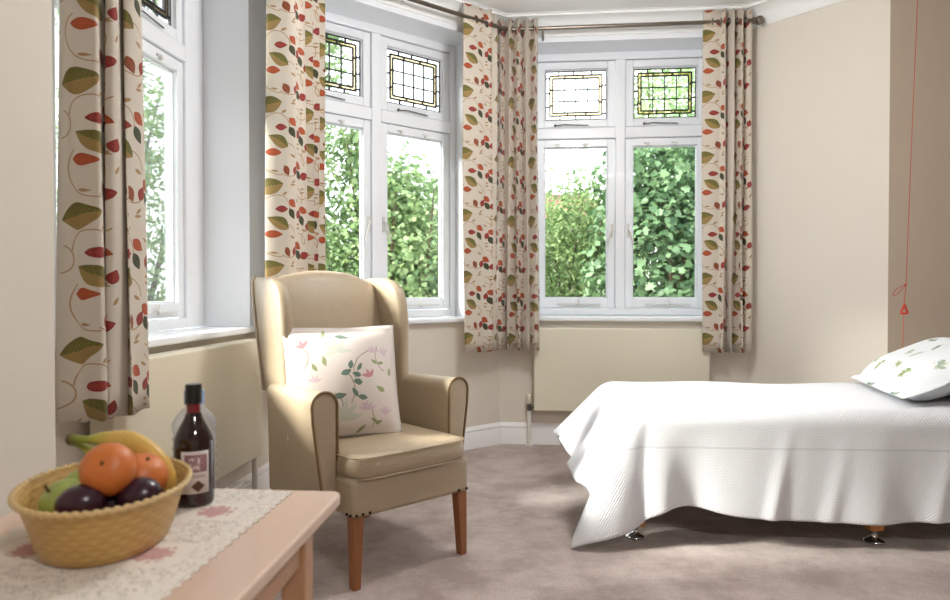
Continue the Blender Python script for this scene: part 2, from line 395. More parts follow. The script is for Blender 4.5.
M['leaf_pale'] = leafmat('pale_leaves', srgb(116, 150, 92), srgb(190, 212, 156), .5)
M['bark'] = simple('bark', srgb(92, 76, 58), .95, nscale=12, nstr=.2)
def brick():
    m, nt, bs = newmat('red_brick'); b = nt.n('ShaderNodeTexBrick')
    tc = nt.n('ShaderNodeTexCoord'); nt.link(tc.outputs['Generated'], b.inputs['Vector']); b.inputs['Scale'].default_value = 40
    b.inputs['Color1'].default_value = srgb(176, 96, 76); b.inputs['Color2'].default_value = srgb(152, 80, 62); b.inputs['Mortar'].default_value = srgb(190, 176, 160)
    nt.link(b.outputs[0], bs.inputs['Base Color']); bs.inputs['Roughness'].default_value = .9; return m
M['brick'] = brick()
M['tile'] = simple('roof_tile', srgb(132, 84, 72), .9)

# ------------------------------------------------------------------ mesh building
class MB:
    def __init__(s): s.v = []; s.f = []; s.uv = {}; s.mi = []
    def add(s, vs, fs, uvs=None):
        o = len(s.v); s.v += [tuple(v) for v in vs]
        for i, f in enumerate(fs):
            s.f.append(tuple(o+k for k in f))
            if uvs: s.uv[len(s.f)-1] = [uvs[k] for k in f]
        return s
    def box(s, x0, x1, y0, y1, z0, z1):
        v = [(x, y, z) for z in (z0, z1) for y in (y0, y1) for x in (x0, x1)]
        return s.add(v, [(0, 2, 3, 1), (4, 5, 7, 6), (0, 1, 5, 4), (2, 6, 7, 3), (0, 4, 6, 2), (1, 3, 7, 5)])
    def prism(s, poly, z0, z1):
        n = len(poly)
        a = sum(poly[i][0]*poly[(i+1) % n][1]-poly[(i+1) % n][0]*poly[i][1] for i in range(n))
        if a < 0: poly = poly[::-1]
        v = [(x, y, z0) for x, y in poly]+[(x, y, z1) for x, y in poly]
        f = [tuple(range(n-1, -1, -1)), tuple(range(n, 2*n))]+[(i, (i+1) % n, n+(i+1) % n, n+i) for i in range(n)]
        return s.add(v, f)
    def loft(s, rings, cap=True, closed=True):
        n = len(rings[0]); v = [p for r in rings for p in r]; f = []
        for i in range(len(rings)-1):
            for j in range(n if closed else n-1):
                k = (j+1) % n; f.append((i*n+j, i*n+k, (i+1)*n+k, (i+1)*n+j))
        if cap: f += [tuple(range(n-1, -1, -1)), tuple(range((len(rings)-1)*n, len(rings)*n))]
        return s.add(v, f)
    def lathe(s, prof, n=32, c=(0, 0, 0)):
        rings = [[(c[0]+r*math.cos(2*PI*j/n), c[1]+r*math.sin(2*PI*j/n), c[2]+z) for j in range(n)] for r, z in prof]
        return s.loft(rings)
    def tube(s, pts, rad, n=10, closed=False):
        pts = [Vector(p) for p in pts]; rings = []
        if not isinstance(rad, (list, tuple)): rad = [rad]*len(pts)
        up = None
        for i, p in enumerate(pts):
            if closed: d = pts[(i+1) % len(pts)]-pts[i-1]
            else: d = pts[min(i+1, len(pts)-1)]-pts[max(i-1, 0)]
            d.normalize()
            if up is None: up = Vector((0, 0, 1)) if abs(d.z) < .9 else Vector((1, 0, 0))
            a = d.cross(up)
            if a.length < 1e-4: a = d.cross(Vector((0, 1, 0)))
            a.normalize(); b = a.cross(d).normalized(); up = b
            rings.append([tuple(p+rad[i]*(math.cos(2*PI*j/n)*a+math.sin(2*PI*j/n)*b)) for j in range(n)])
        if closed: rings.append(rings[0]); return s.loft(rings, cap=False)
        return s.loft(rings)
    def sphere(s, c, r, n=16, sz=1):
        prof = [(max(1e-4, r*math.sin(PI*i/n)), -r*sz*math.cos(PI*i/n)) for i in range(n+1)]
        return s.lathe(prof, 2*n, c)
    def grid(s, P, UV=None, flip=False):
        ny, nx = len(P), len(P[0]); v = [p for r in P for p in r]
        f = [(i*nx+j, i*nx+j+1, (i+1)*nx+j+1, (i+1)*nx+j) for i in range(ny-1) for j in range(nx-1)]
        if flip: f = [g[::-1] for g in f]
        return s.add(v, f, [u for r in UV for u in r] if UV else None)
    def build(s, name, mat, parent=None, smooth=False, bevel=0, sub=0, solid=0, ang=40, weld=0, bseg=2):
        me = bpy.data.meshes.new(name); me.from_pydata(s.v, [], s.f)
        if s.uv:
            L = me.uv_layers.new(name='UVMap')
            for fi, us in s.uv.items():
                for k, li in enumerate(me.polygons[fi].loop_indices): L.data[li].uv = us[k]
        me.materials.append(mat)
        bm = bmesh.new(); bm.from_mesh(me)
        if weld: bmesh.ops.remove_doubles(bm, verts=bm.verts, dist=weld)
        if not s.uv: bmesh.ops.recalc_face_normals(bm, faces=bm.faces)
        bm.to_mesh(me); bm.free(); me.update()
        o = bpy.data.objects.new(name, me); C.objects.link(o)
        if parent is not None: o.parent = parent
        if solid:
            k = o.modifiers.new('s', 'SOLIDIFY'); k.thickness = solid; k.offset = 0
        if bevel:
            k = o.modifiers.new('b', 'BEVEL'); k.width = bevel; k.segments = bseg; k.limit_method = 'ANGLE'; k.angle_limit = math.radians(35)
            smooth = True
        if sub:
            k = o.modifiers.new('u', 'SUBSURF'); k.levels = k.render_levels = sub; smooth = True
        if smooth:
            me.polygons.foreach_set('use_smooth', [True]*len(me.polygons))
            if ang < 180 and not sub: 
                try: me.set_sharp_from_angle(angle=math.radians(ang))
                except Exception: pass
        return o

def thing(name, label, cat, loc=(0, 0, 0), rz=0, group=None):
    o = bpy.data.objects.new(name, None); C.objects.link(o)
    o.location = loc; o.rotation_euler = (0, 0, rz); o.empty_display_size = .1
    o['label'] = label; o['category'] = cat
    if group: o['group'] = group
    return o
def tag(o, label, cat, group=None, kind=None):
    o['label'] = label; o['category'] = cat
    if group: o['group'] = group
    if kind: o['kind'] = kind
    return o
def struct(o, label=None):
    o['kind'] = 'structure'
    if label: o['label'] = label; 
    return o

# ------------------------------------------------------------------ room shell
A0 = (-1.588, -3.0); A1 = (-1.106, 1.84); A2 = (-1.320, 1.861); LM = (-1.109, 3.869); MBp = (.176, 4.92)
BR = (1.854, 4.753); RP = (2.406, 4.078); A7 = (4.6, 3.86); A8 = (4.6, -3.0)
CH = [A0, A1, A2, LM, MBp, BR, RP, A7, A8]     # clockwise: interior is on the right of travel
NC = len(CH)
def inw(i):      # inward normal of segment i -> i+1
    a, b = CH[i], CH[(i+1) % NC]; dx, dy = b[0]-a[0], b[1]-a[1]; l = math.hypot(dx, dy)
    return (dy/l, -dx/l)
def off(i, d):   # vertex i of the chain offset inwards by d
    n1, n2 = inw((i-1) % NC), inw(i % NC); i %= NC
    k = 1+n1[0]*n2[0]+n1[1]*n2[1]
    return (CH[i][0]+d*(n1[0]+n2[0])/k, CH[i][1]+d*(n1[1]+n2[1])/k)
CEIL = 2.96; SILL = .865; HEAD = 2.80; WT = .40

fl = MB().prism([off(i, -.3) for i in range(NC)], -.1, 0).build('floor', M['carpet']); struct(fl, 'mauve brown carpet across the whole room')
ce = MB().prism([off(i, -.3) for i in range(NC)], CEIL, CEIL+.1).build('ceiling', M['ceil']); struct(ce, 'plain white ceiling')

def wall(i, name, z0, z1, mat, label):
    p = [CH[i], CH[(i+1) % NC], off(i+1, -WT), off(i, -WT)]
    return struct(MB().prism(p, z0, z1).build(name, mat), label)
wall(0, 'wall_left_near', 0, CEIL, M['wall'], 'plain beige wall nib at the far left behind the table')
wall(1, 'wall_left_return', 0, CEIL, M['wall'], 'narrow beige return beside the left curtain')
wall(2, 'wall_left', 0, SILL, M['wall'], 'beige wall under the left bay window')
wall(3, 'wall_back_left', 0, SILL, M['wall'], 'beige wall under the middle bay window behind the armchair')
wall(4, 'wall_back', 0, SILL, M['wall'], 'beige wall under the far bay window')
wall(5, 'wall_right', 0, CEIL, M['wall'], 'angled cream wall right of the far curtain')
wall(6, 'wall_right_far', 0, CEIL, M['wall_shaded'], 'wall behind the red cord and pillows, shade put into its colour')
wall(7, 'wall_right_near', 0, CEIL, M['wall_shaded'], 'side wall outside the picture')
wall(8, 'wall_front', 0, CEIL, M['wall'], 'wall behind the camera')

def frame(i):
    """local frame: x along the wall, y outwards, z up, origin at the wall's start"""
    a, b = CH[i], CH[(i+1) % NC]
    return a, math.atan2(b[1]-a[1], b[0]-a[0]), math.hypot(b[0]-a[0], b[1]-a[1])

def build_window(i, c, half, name, label, hwglass=.548, amber=M['amber'], w_lab='', gs=0):
    a, ang, Lw = frame(i)
    # white surround: the upper part of the bay wall, mitred, with the window opening
    tm = math.tan(PI/8)
    m0 = WT*tm if i > 2 else -.0
    m1 = WT*tm
    mb = MB()
    mb.prism([(0, 0), (c-half, 0), (c-half, WT), (-m0, WT)], SILL, CEIL)
    mb.prism([(c+half, 0), (Lw, 0), (Lw+m1, WT), (c+half, WT)], SILL, CEIL)
    mb.box(c-half, c+half, 0, WT, HEAD, CEIL)
    mb.box(c-half, c+half, .03, WT, SILL-.001, SILL+.002)
    s = mb.build('trim_%d' % (i-1), M['gloss']); s.location = (a[0], a[1], 0); s.rotation_euler.z = ang
    struct(s, 'white gloss timber surround of the %s' % w_lab)
    root = bpy.data.objects.new(name, None); C.objects.link(root); root.location = (a[0], a[1], 0); root.rotation_euler.z = ang
    struct(root, label)
    y0, y1 = .24, .35
    cw = c; c = c+gs
    gx = hwglass; zc = (2.318+2.122)/2
    # window board
    MB().box(cw-half-.10 if i != 2 else cw-half-.05, min(cw+half+.10, Lw-.02), -.04, y0, SILL, SILL+.03).build('window_sill', M['gloss'], root, bevel=.008)
    fr = MB(); z0, z1 = SILL+.03, HEAD
    xo0, xo1 = c-gx-.055, c+gx+.055       # inside of the outer frame
    fr.box(cw-half, xo0, y0, y1, z0, z1); fr.box(xo1, cw+half, y0, y1, z0, z1)
    fr.box(xo0, xo1, y0, y1, z0, z0+.05); fr.box(xo0, xo1, y0, y1, 2.745, z1)
    fr.box(c-.034, c+.034, y0, y1, z0+.05, 2.745)
    fr.box(xo0, c-.034, y0, y1, zc-.04, zc+.04); fr.box(c+.034, xo1, y0, y1, zc-.04, zc+.04)
    fr.build('window_frame', M['gloss'], root, bevel=.006)
    for side in (-1, 1):
        xa, xb = (xo0, c-.034) if side < 0 else (c+.034, xo1)
        for (za, zb, ga, gb, upper) in ((z0+.05, zc-.04, 1.02, 2.122, False), (zc+.04, 2.745, 2.318, 2.69, True)):
            e = .004; xa_, xb_, za_, zb_ = xa+e, xb-e, za+e, zb-e
            g0, g1 = xa_+.052, xb_-.052
            sb = MB(); ya, yb = y0+.014, y0+.06
            sb.box(xa_, g0, ya, yb, za_, zb_); sb.box(g1, xb_, ya, yb, za_, zb_)
            sb.box(g0, g1, ya, yb, za_, ga); sb.box(g0, g1, ya, yb, gb, zb_)
            # glazing bead
            for q_ in ((g0, g0+.008, ga, gb), (g1-.008, g1, ga, gb), (g0+.008, g1-.008, ga, ga+.008), (g0+.008, g1-.008, gb-.008, gb)):
                sb.box(q_[0], q_[1], ya+.02, yb, q_[2], q_[3])
            sash = sb.build('upper_sash' if upper else 'sash', M['gloss'], root, bevel=.005)
            MB().box(g0, g1, ya+.028, ya+.032, ga, gb).build('glass_pane', M['glass'], sash)
            if upper:
                # leaded light: clear outer strip, amber border, 4 x 3 clear grid
                G0, G1, Z0, Z1 = g0+.009, g1-.009, ga+.009, gb-.009
                t = .0046; ly0, ly1 = ya+.024, ya+.036
                b1, b2 = .030, .052
                ld = MB()
                def hb(x0, x1, z, w=t): ld.box(x0, x1, ly0, ly1, z-w, z+w)
                def vb(x, z0_, z1_, w=t): ld.box(x-w, x+w, ly0, ly1, z0_, z1_)
                for k in (0, b1, b2):
                    hb(G0+k, G1-k, Z0+k); hb(G0+k, G1-k, Z1-k); vb(G0+k, Z0+k, Z1-k); vb(G1-k, Z0+k, Z1-k)
                W, Hh = G1-G0, Z1-Z0
                for f in (.22, .46, .76): vb(G0+f*W, Z1-b1, Z1)
                for f in (.24, .5, .74): vb(G0+f*W, Z0, Z0+b1)
                for f in (.27, .55, .86): hb(G0, G0+b1, Z0+f*Hh)
                for f in (.12, .4, .7): hb(G1-b1, G1, Z0+f*Hh)
                for f in (.32, .62): vb(G0+f*W, Z1-b2, Z1-b1); vb(G0+f*W+.02, Z0+b1, Z0+b2)
                for f in (.3, .62): hb(G0+b1, G0+b2, Z0+f*Hh); hb(G1-b2, G1-b1, Z0+f*Hh+.02)
                for k in (1, 2, 3): vb(G0+b2+(W-2*b2)*k/4, Z0+b2, Z1-b2, .0034)
                for k in (1, 2): hb(G0+b2, G1-b2, Z0+b2+(Hh-2*b2)*k/3, .0034)
                ld.build('lead_came', M['lead'], sash)
                am = MB(); ay0, ay1 = ya+.0245, ya+.0275
                am.box(G0+b1, G1-b1, ay0, ay1, Z1-b2, Z1-b1); am.box(G0+b1, G1-b1, ay0, ay1, Z0+b1, Z0+b2)
                am.box(G0+b1, G0+b2, ay0, ay1, Z0+b2, Z1-b2); am.box(G1-b2, G1-b1, ay0, ay1, Z0+b2, Z1-b2)
                am.build('amber_border', amber, sash)
                # stay bar lying along the foot of the top light
                xm = (g0+g1)/2-.05
                st = MB().tube([(xm-.1, ya-.012, za_+.012), (xm-.04, ya-.02, za_+.018), (xm+.14, ya-.012, za_+.012)], .004, 8)
                st.sphere((xm-.1, ya-.014, za_+.014), .010, 6); st.build('stay', M['brass'], sash, smooth=True)
            else:
                # two small ventilation catches at the head
                for xx in (.27, .62):
                    k = MB(); x = xa_+(xb_-xa_)*xx; k.box(x-.022, x+.022, ya-.012, ya, zb_-.04, zb_-.028); k.box(x-.006, x+.01, ya-.02, ya, zb_-.052, zb_-.03)
                    k.build('catch', M['whitemetal'], sash, bevel=.003)
                # handle on the stile next to the mullion
                xh = xb_-.02 if side < 0 else xa_+.02; sg = -side
                hd = MB().box(xh-.010, xh+.010, ya-.008, ya, 1.46, 1.56)
                hd.tube([(xh, ya-.006, 1.52), (xh, ya-.03, 1.52), (xh-sg*.01, ya-.034, 1.50), (xh-sg*.03, ya-.034, 1.43), (xh-sg*.032, ya-.034, 1.40)], [.007, .007, .007, .006, .005], 8)
                hd.build('handle', M['whitemetal'], sash, smooth=True)
                st = MB(); zz = za_+.028; xm = (xa_+xb_)/2+.02
                st.box(xm-.16, xm+.16, ya-.02, ya-.014, zz-.006, zz+.004); st.tube([(xm, ya, zz), (xm, ya-.03, zz)], .008, 8); st.sphere((xm, ya-.03, zz), .013, 8)
                st.tube([(xm, ya-.02, zz+.01), (xm, ya-.02, zz+.035)], .006, 8)
                st.build('stay', M['whitemetal'], sash, smooth=True)
    return root
LL = frame(2)[2]; ML = frame(3)[2]; BL = frame(4)[2]
build_window(2, LL-1.02, .70, 'window_1', 'left bay window with leaded top lights and white frame', w_lab='left bay window', gs=-.075)
build_window(3, ML-.855, .65, 'window_2', 'middle bay window behind the armchair with leaded top lights', w_lab='middle bay window')
build_window(4, .855, .65, 'window_3', 'far bay window facing us with amber bordered leaded top lights', w_lab='far bay window')

def sweep(i, prof, name, mat, label):
    """sweep a closed profile (inward offset, z) along wall i with mitred ends"""
    r0 = [(*off(i, d), z) for d, z in prof]; r1 = [(*off(i+1, d), z) for d, z in prof]
    return struct(MB().loft([r0, r1]).build(name, mat, smooth=True, ang=25), label)
base_prof = [(.0, 0), (.020, 0), (.020, .105), (.018, .11), (.014, .113), (.018, .12), (.016, .13), (.008, .140), (.004, .148), (0, .15)]
for i, nm in enumerate(['left_near', 'left_return', 'left', 'back_left', 'back', 'right', 'right_far', 'right_near', 'front']):
    sweep(i, base_prof, 'baseboard_'+nm, M['skirt'], 'white moulded skirting board')
corn = [(0, 2.835), (.012, 2.835), (.014, 2.85)]
for k in range(7):
    a = k/6*PI/2; corn.append((.016+.085*(1-math.cos(a)), 2.855+.085*math.sin(a)))
corn += [(.115, 2.942), (.115, 2.955), (.13, 2.957), (.13, CEIL), (0, CEIL)]
for i in range(NC): sweep(i, corn, 'trim_%d' % (10+i), M['ceil'], 'white coved cornice along the ceiling')

# ------------------------------------------------------------------ radiators
def radiator(i, s0, s1, zb, zt, label, pipe_s, dep=.115):
    a, ang, L = frame(i)
    r = thing('radiator', label, 'radiator', (a[0], a[1], 0), ang, 'radiators under the bay windows')
    MB().box(s0, s1, -dep, -.03, zb, zt).build('cover', M['rad'], r, bevel=.008)
    for sb in (s0+.1, s1-.14): MB().box(sb, sb+.04, -.03, -.001, zb+.1, zt-.05).build('bracket', M['whitemetal'], r)
    sg = 1 if pipe_s > s1 else -1
    p = MB().tube([(pipe_s, -.055, .0), (pipe_s, -.055, zb+.0)], .0135, 14); p.lathe([(.026, 0), (.026, .004), (.016, .012), (.0135, .012)], 18, (pipe_s, -.055, .001))
    p.build('pipe', M['pipe'], r, smooth=True)
    v = MB().tube([(pipe_s, -.055, zb-.005), (pipe_s, -.055, zb+.04)], .018, 14); v.tube([(pipe_s, -.055, zb+.018), (s1 if sg > 0 else s0, -.055, zb+.018)], .012, 10)
    vv = v.build('valve', M['brass'], r, smooth=True)
    MB().lathe([(.015, 0), (.018, .004), (.018, .06), (.015, .066)], 18, (pipe_s, -.055, zb+.04)).build('valve_cap', M['rad'], vv, smooth=True)
    return r
# far wall: x 534..715 px
radiator(4, .238, 1.412, .25, .818, 'flat cream radiator under the far window, partly behind the bed', .205)
radiator(2, LL-1.62, LL-.432, .272, .842, 'flat cream radiator under the left window beside the armchair', LL-.395)
# small block of pipe casing in the skirting next to the left radiator
a, ang, L = frame(2)
o = MB().box(LL-1.9, LL-.50, -.05, 0, 0, .155).build('trim_30', M['skirt'], bevel=.008); o.location = (a[0], a[1], 0); o.rotation_euler.z = ang
struct(o, 'white boxed pipe run in front of the left skirting')

# ------------------------------------------------------------------ curtains, rod
RZ = 2.846; RO = .14
rod = thing('curtain_pole', 'long brushed metal curtain pole bent round the bay above the windows', 'curtain pole')
Pm = lambda i, s, o: (CH[i][0]+(CH[(i+1) % NC][0]-CH[i][0])/frame(i)[2]*s+inw(i)[0]*o, CH[i][1]+(CH[(i+1) % NC][1]-CH[i][1])/frame(i)[2]*s+inw(i)[1]*o)
pts = [Pm(2, .35, RO+.04), off(3, RO), off(4, RO), Pm(4, BL-.005, RO)]
def rounded(pts, r=.06, n=6):
    out = [pts[0]]
    for k in range(1, len(pts)-1):
        p = Vector(pts[k]); a = (Vector(pts[k-1])-p).normalized()*r; b = (Vector(pts[k+1])-p).normalized()*r
        for j in range(n+1):
            t = j/n; out.append(tuple(p+a*(1-t)**2+b*t**2))
    return out+[pts[-1]]
rp = rounded(pts)
MB().tube([(x, y, RZ) for x, y in rp], .0135, 14).build('pole', M['steel'], rod, smooth=True)
e = Vector(pts[-1]); d = (Vector(pts[-1])-Vector(pts[-2])).normalized()
fm = MB().sphere((e.x+d.x*.03, e.y+d.y*.03, RZ), .030, 12)
fm.tube([(e.x-d.x*.02, e.y-d.y*.02, RZ), (e.x+d.x*.005, e.y+d.y*.005, RZ)], .021, 16); fm.build('finial', M['steel'], rod, smooth=True)
for (i, s) in ((3, .28), (3, ML-.28), (4, .30), (4, BL-.10)):
    p = Pm(i, s, RO); w = Pm(i, s, 0)
    MB().tube([(w[0], w[1], RZ-.03), (w[0]*.5+p[0]*.5, w[1]*.5+p[1]*.5, RZ-.03), (p[0], p[1], RZ-.014)], .007, 8).build('bracket', M['steel'], rod, smooth=True)

def pleat_path(P, Q, flat0, n, amp, flat1=0, side=1, ns=14):
    """plan view path of an eyelet curtain from P to Q: a flat lap then n deep waves"""
    P, Q = Vector(P), Vector(Q); d = (Q-P); L = d.length; d.normalize(); nn = Vector((-d.y, d.x))*side
    out = []
    k0 = max(2, int(flat0/.02)+1) if flat0 else 0
    for j in range(k0): out.append(P+d*(flat0*j/k0)+nn*(amp*.25*math.sin(PI*j/k0)))
    Lw = L-flat0-flat1
    for j in range(n*ns+1):
        t = j/(n*ns); ph = 2*PI*n*t
        w = math.sin(ph)
        off_ = amp*math.copysign(abs(w)**.7, w)
        out.append(P+d*(flat0+Lw*t+.10*Lw/n*math.sin(2*ph))+nn*off_)
    k1 = max(2, int(flat1/.02)+1) if flat1 else 0
    for j in range(1, k1+1): out.append(Q-d*(flat1*(1-j/k1)))
    return out
def curtain(label, path, z0, z1, eyes, u0=0, v0=0, group='leaf print curtains', jitter=.0):
    root = thing('curtain', label, 'curtain', (0, 0, 0), 0, group)
    L = [0]
    for k in range(1, len(path)): L.append(L[-1]+(path[k]-path[k-1]).length)
    c = sum(path, Vector((0, 0)))/len(path)
    NZ = 26; P = []; UV = []
    for iz in range(NZ+1):
        z = z0+(z1-z0)*iz/NZ; row = []; ur = []
        w = (1-iz/NZ)
        for k, p in enumerate(path):
            s = 1+.05*w*math.sin(k*.9+2*w)
            dx = .006*math.sin(k*.35+z*2.1)*w*2
            pp = c+(p-c)*(1+.03*w)
            row.append((pp.x+dx, pp.y+.006*math.cos(k*.22+z*1.7)*w, z+(.004*math.sin(k*.5) if iz == 0 else 0)))
            ur.append((u0+L[k], v0+z))
        P.append(row); UV.append(ur)
    MB().grid(P, UV).build('fabric', M['curtain'], root, smooth=True, ang=180, solid=.003)
    for (x, y, dx, dy) in eyes:
        d = Vector((dx, dy)).normalized()
        a = Vector((d.y, -d.x, 0)); ring = []
        for k in range(20):
            t = 2*PI*k/20; v = Vector((x, y, RZ))+(a*math.cos(t)+Vector((0, 0, 1))*math.sin(t))*.022; ring.append(tuple(v))
        MB().tube(ring, .0045, 6, closed=True).build('eyelet', M['steel'], root, smooth=True)
    return root
CZ0, CZ1 = .672, 2.922
def eyes_on(P, Q, n):
    P, Q = Vector(P), Vector(Q); d = (Q-P).normalized()
    return [(*(P+(Q-P)*((k+.5)/n)), d.x, d.y) for k in range(n)]
# 1 near left
p1 = [Vector(v) for v in [(-1.238, 2.17), (-1.240, 2.12), (-1.232, 2.085), (-1.205, 2.075), (-1.17, 2.082), (-1.13, 2.085), (-1.110, 2.090), (-1.104, 2.11), (-1.110, 2.15),
      (-1.118, 2.185), (-1.110, 2.19), (-1.098, 2.15), (-1.086, 2.128), (-1.074, 2.138), (-1.078, 2.19), (-1.087, 2.235), (-1.082, 2.245), (-1.066, 2.20), (-1.052, 2.178), (-1.040, 2.19), (-1.043, 2.24), (-1.06, 2.29), (-1.08, 2.33)]]
def smooth_path(p, n=5):
    out = []
    for i in range(len(p)-1):
        a, b, c_, d = p[max(i-1, 0)], p[i], p[i+1], p[min(i+2, len(p)-1)]
        for j in range(n):
            t = j/n; out.append(.5*((2*b)+(c_-a)*t+(2*a-5*b+4*c_-d)*t*t+(3*b-a-3*c_+d)*t**3))
    out.append(p[-1]); return out
U0 = 90/1555-.105
p1 = [Vector((-1.238+(v.x+1.238)*.84, v.y)) for v in p1]
curtain('nearest leaf print curtain, hanging at the far left of the bay', smooth_path(p1), .688, CZ1, [], u0=U0+.0, v0=-.135)
# 2 corner of left and middle windows
cor = off(3, RO)
p2a = Pm(2, LL-.42, RO-.005); p2b = Pm(3, ML-1.43, RO)
P2 = [Vector(p2a)+Vector(v) for v in ((0, .02), (.005, -.005), (.03, -.01), (.07, .0), (.105, .01), (.125, .035), (.12, .08))]
P2 = smooth_path(P2, 5)
P2 += pleat_path(P2[-1]+Vector((.0, .03)), p2b, 0, 4, .036, 0, -1)[1:]
curtain('leaf print curtain at the corner behind the armchair', P2, CZ0, CZ1, eyes_on(P2[-40], P2[-2], 4), u0=U0+.11, v0=-.02)
# 3a right end of the middle window
P3 = pleat_path(Pm(3, ML-.438, RO), Pm(3, ML-.15, RO), .19, 1, .028, 0, -1)
curtain('leaf print curtain with a flat front lap, left one at the middle of the bay', P3, CZ0, CZ1+.01, eyes_on(Pm(3, ML-.40, RO), Pm(3, ML-.15, RO), 2), u0=U0+.13, v0=.0)
# 3b left end of the far window
P4 = pleat_path(Pm(4, -.03, RO+.01), Pm(4, .262, RO), 0, 5, .036, 0, 1)
curtain('tightly pleated leaf print curtain at the left end of the far window', P4, CZ0, CZ1-.012, eyes_on(Pm(4, .02, RO), Pm(4, .26, RO), 5), u0=U0+.2, v0=.02)
# 4 right end of the far window
P5 = pleat_path(Pm(4, 1.35, RO), Pm(4, 1.665, RO), .12, 3, .038, .03, -1)
curtain('leaf print curtain right of the far window, beside the plain wall', P5, CZ0-.005, CZ1-.0, eyes_on(Pm(4, 1.38, RO), Pm(4, 1.65, RO), 5), u0=U0+.13, v0=.01)

# ------------------------------------------------------------------ armchair
CR = math.radians(42.2)
chair = thing('wing_armchair', 'high backed wing armchair in olive beige vinyl with brown wooden legs', 'armchair', (-.2485, 2.6865, 0), CR)
def leg(x, y, sx, h=.262, top=.046, bot=.032, rake=0):
    # straight outer faces, taper on the inner faces
    r0 = []; r1 = []
    for (dx, dy) in ((-1, -1), (1, -1), (1, 1), (-1, 1)):
        r1.append((x+dx*top/2, y+dy*top/2, h))
        bx = x+(sx*(top-bot)/2)+dx*bot/2; by = y+(-(top-bot)/2 if rake == 0 else rake)+dy*bot/2
        r0.append((bx, by, 0))
    return MB().loft([r0, r1])
for (x, y, sx, rk) in ((-.2475, .0, -1, 0), (.2475, .0, 1, 0), (-.215, .60, -1, .05), (.215, .60, 1, .05)):
    leg(x, y, sx, rake=rk).build('leg', M['legwood'], chair, bevel=.004)
def rrect(x0, x1, z0, z1, r, n=5):
    pts = []
    for (cx, cz, a0) in ((x1-r, z0+r, -90), (x1-r, z1-r, 0), (x0+r, z1-r, 90), (x0+r, z0+r, 180)):
        for k in range(n+1):
            a = math.radians(a0+90*k/n); pts.append((cx+r*math.cos(a), cz+r*math.sin(a)))
    return pts
MB().box(-.275, .275, -.028, .625, .258, .398).build('seat_base', M['vinyl'], chair, bevel=.018, bseg=4)
# seat cushion: crowned box with rounded plan
def softbox(x0, x1, y0, y1, z0, z1, crown=.015, n=14, p=5, edge=.03):
    cx, cy, hx, hy, zm, hz = (x0+x1)/2, (y0+y1)/2, (x1-x0)/2, (y1-y0)/2, (z0+z1)/2, (z1-z0)/2
    mb = MB(); K = 40; rings = []
    for j in range(13):
        ph = -PI/2+PI*j/12; k = abs(math.cos(ph))**(.17); zz = math.copysign(abs(math.sin(ph))**.45, math.sin(ph))
        ring = []
        for i in range(K):
            t = 2*PI*i/K; c_, s_ = math.cos(t), math.sin(t)
            e_ = 2/9; ux = math.copysign(abs(c_)**e_, c_); uy = math.copysign(abs(s_)**e_, s_)
            kk = max(k, .02)
            ring.append((cx+hx*ux*kk, cy+hy*uy*kk, zm+zz*hz+(crown*(1-kk*kk) if zz > 0 else 0)))
        rings.append(ring)
    return mb.loft(rings)
sc_ = softbox(-.272, .272, -.045, .50, .386, .486, .012).build('seat_cushion', M['vinyl'], chair, smooth=True, ang=180)
for zz in (.474, .398):
    ring = []
    for i in range(80):
        t = 2*PI*i/80; c_, s_ = math.cos(t), math.sin(t); e_ = 2/9
        ring.append((.272*math.copysign(abs(c_)**e_, c_)*.995, .2275+.2725*math.copysign(abs(s_)**e_, s_)*.995, zz))
    MB().tube(ring, .0026, 6, closed=True).build('piping', M['vinyl'], sc_, smooth=True)
# arms
def arm_profile(t):
    """closed profile in (x outwards, z) for a right arm; t = 0 front .. 1 back"""
    top = .708-.008*t; r = .053-.018*t; xi = .268; xo_t = xi+2*r; xo_b = xi+.055+.005*t; zb = .262
    pts = [(xi, zb), (xi, .45), (xi, top-r)]
    for k in range(1, 12):
        a = PI-PI*k/12; pts.append((xi+r+r*math.cos(a), top-r+r*math.sin(a)))
    pts += [(xo_t, top-r), (xo_t-.004, top-r-.06)]+[(xo_t-.004+(xo_b-xo_t+.004)*k, top-r-.06+(zb-top+r+.06)*k) for k in (.3, .6, 1)]
    return pts
for sx in (-1, 1):
    rings = []
    for j in range(9):
        t = j/8; y = .088+.44*t; k = 1
        rings.append([(sx*x, y, z) for x, z in arm_profile(t)])
    ao = MB().loft(rings).build('arm', M['vinyl'], chair, bevel=.012, bseg=3)
    pr = arm_profile(0)[1:]
    MB().tube([(sx*x, .089, z) for x, z in pr], .0048, 6).build('piping', M['piping'], ao, smooth=True)
# back: crowned upholstered panel
def yb(z): return .47+(z-.45)*.21
rings = []
for j in range(15):
    t = j/14; x = -1+2*t
    hw = .266; X = x*hw; top = 1.168-.055*abs(x)**2.4; ring = []
    pz = [(.42, 0), (.6, 0), (.8, 0), (1.0, 0)]
    f = lambda z: yb(z)+.020*(x*x)-.02*math.sin(PI*min(1, (z-.42)/.72))
    for z in (.42, .55, .70, .85, 1.0, top-.05): ring.append((X, f(z), z))
    ring += [(X, f(top)+.012, top-.014), (X, f(top)+.045, top), (X, f(top)+.085, top-.014), (X, f(top-.05)+.10, top-.05)]
    for z in (1.0, .85, .70, .55, .42): ring.append((X, yb(z)+.115, z))
    rings.append(ring)
MB().loft(rings).build('backrest', M['vinyl'], chair, smooth=True, ang=60)
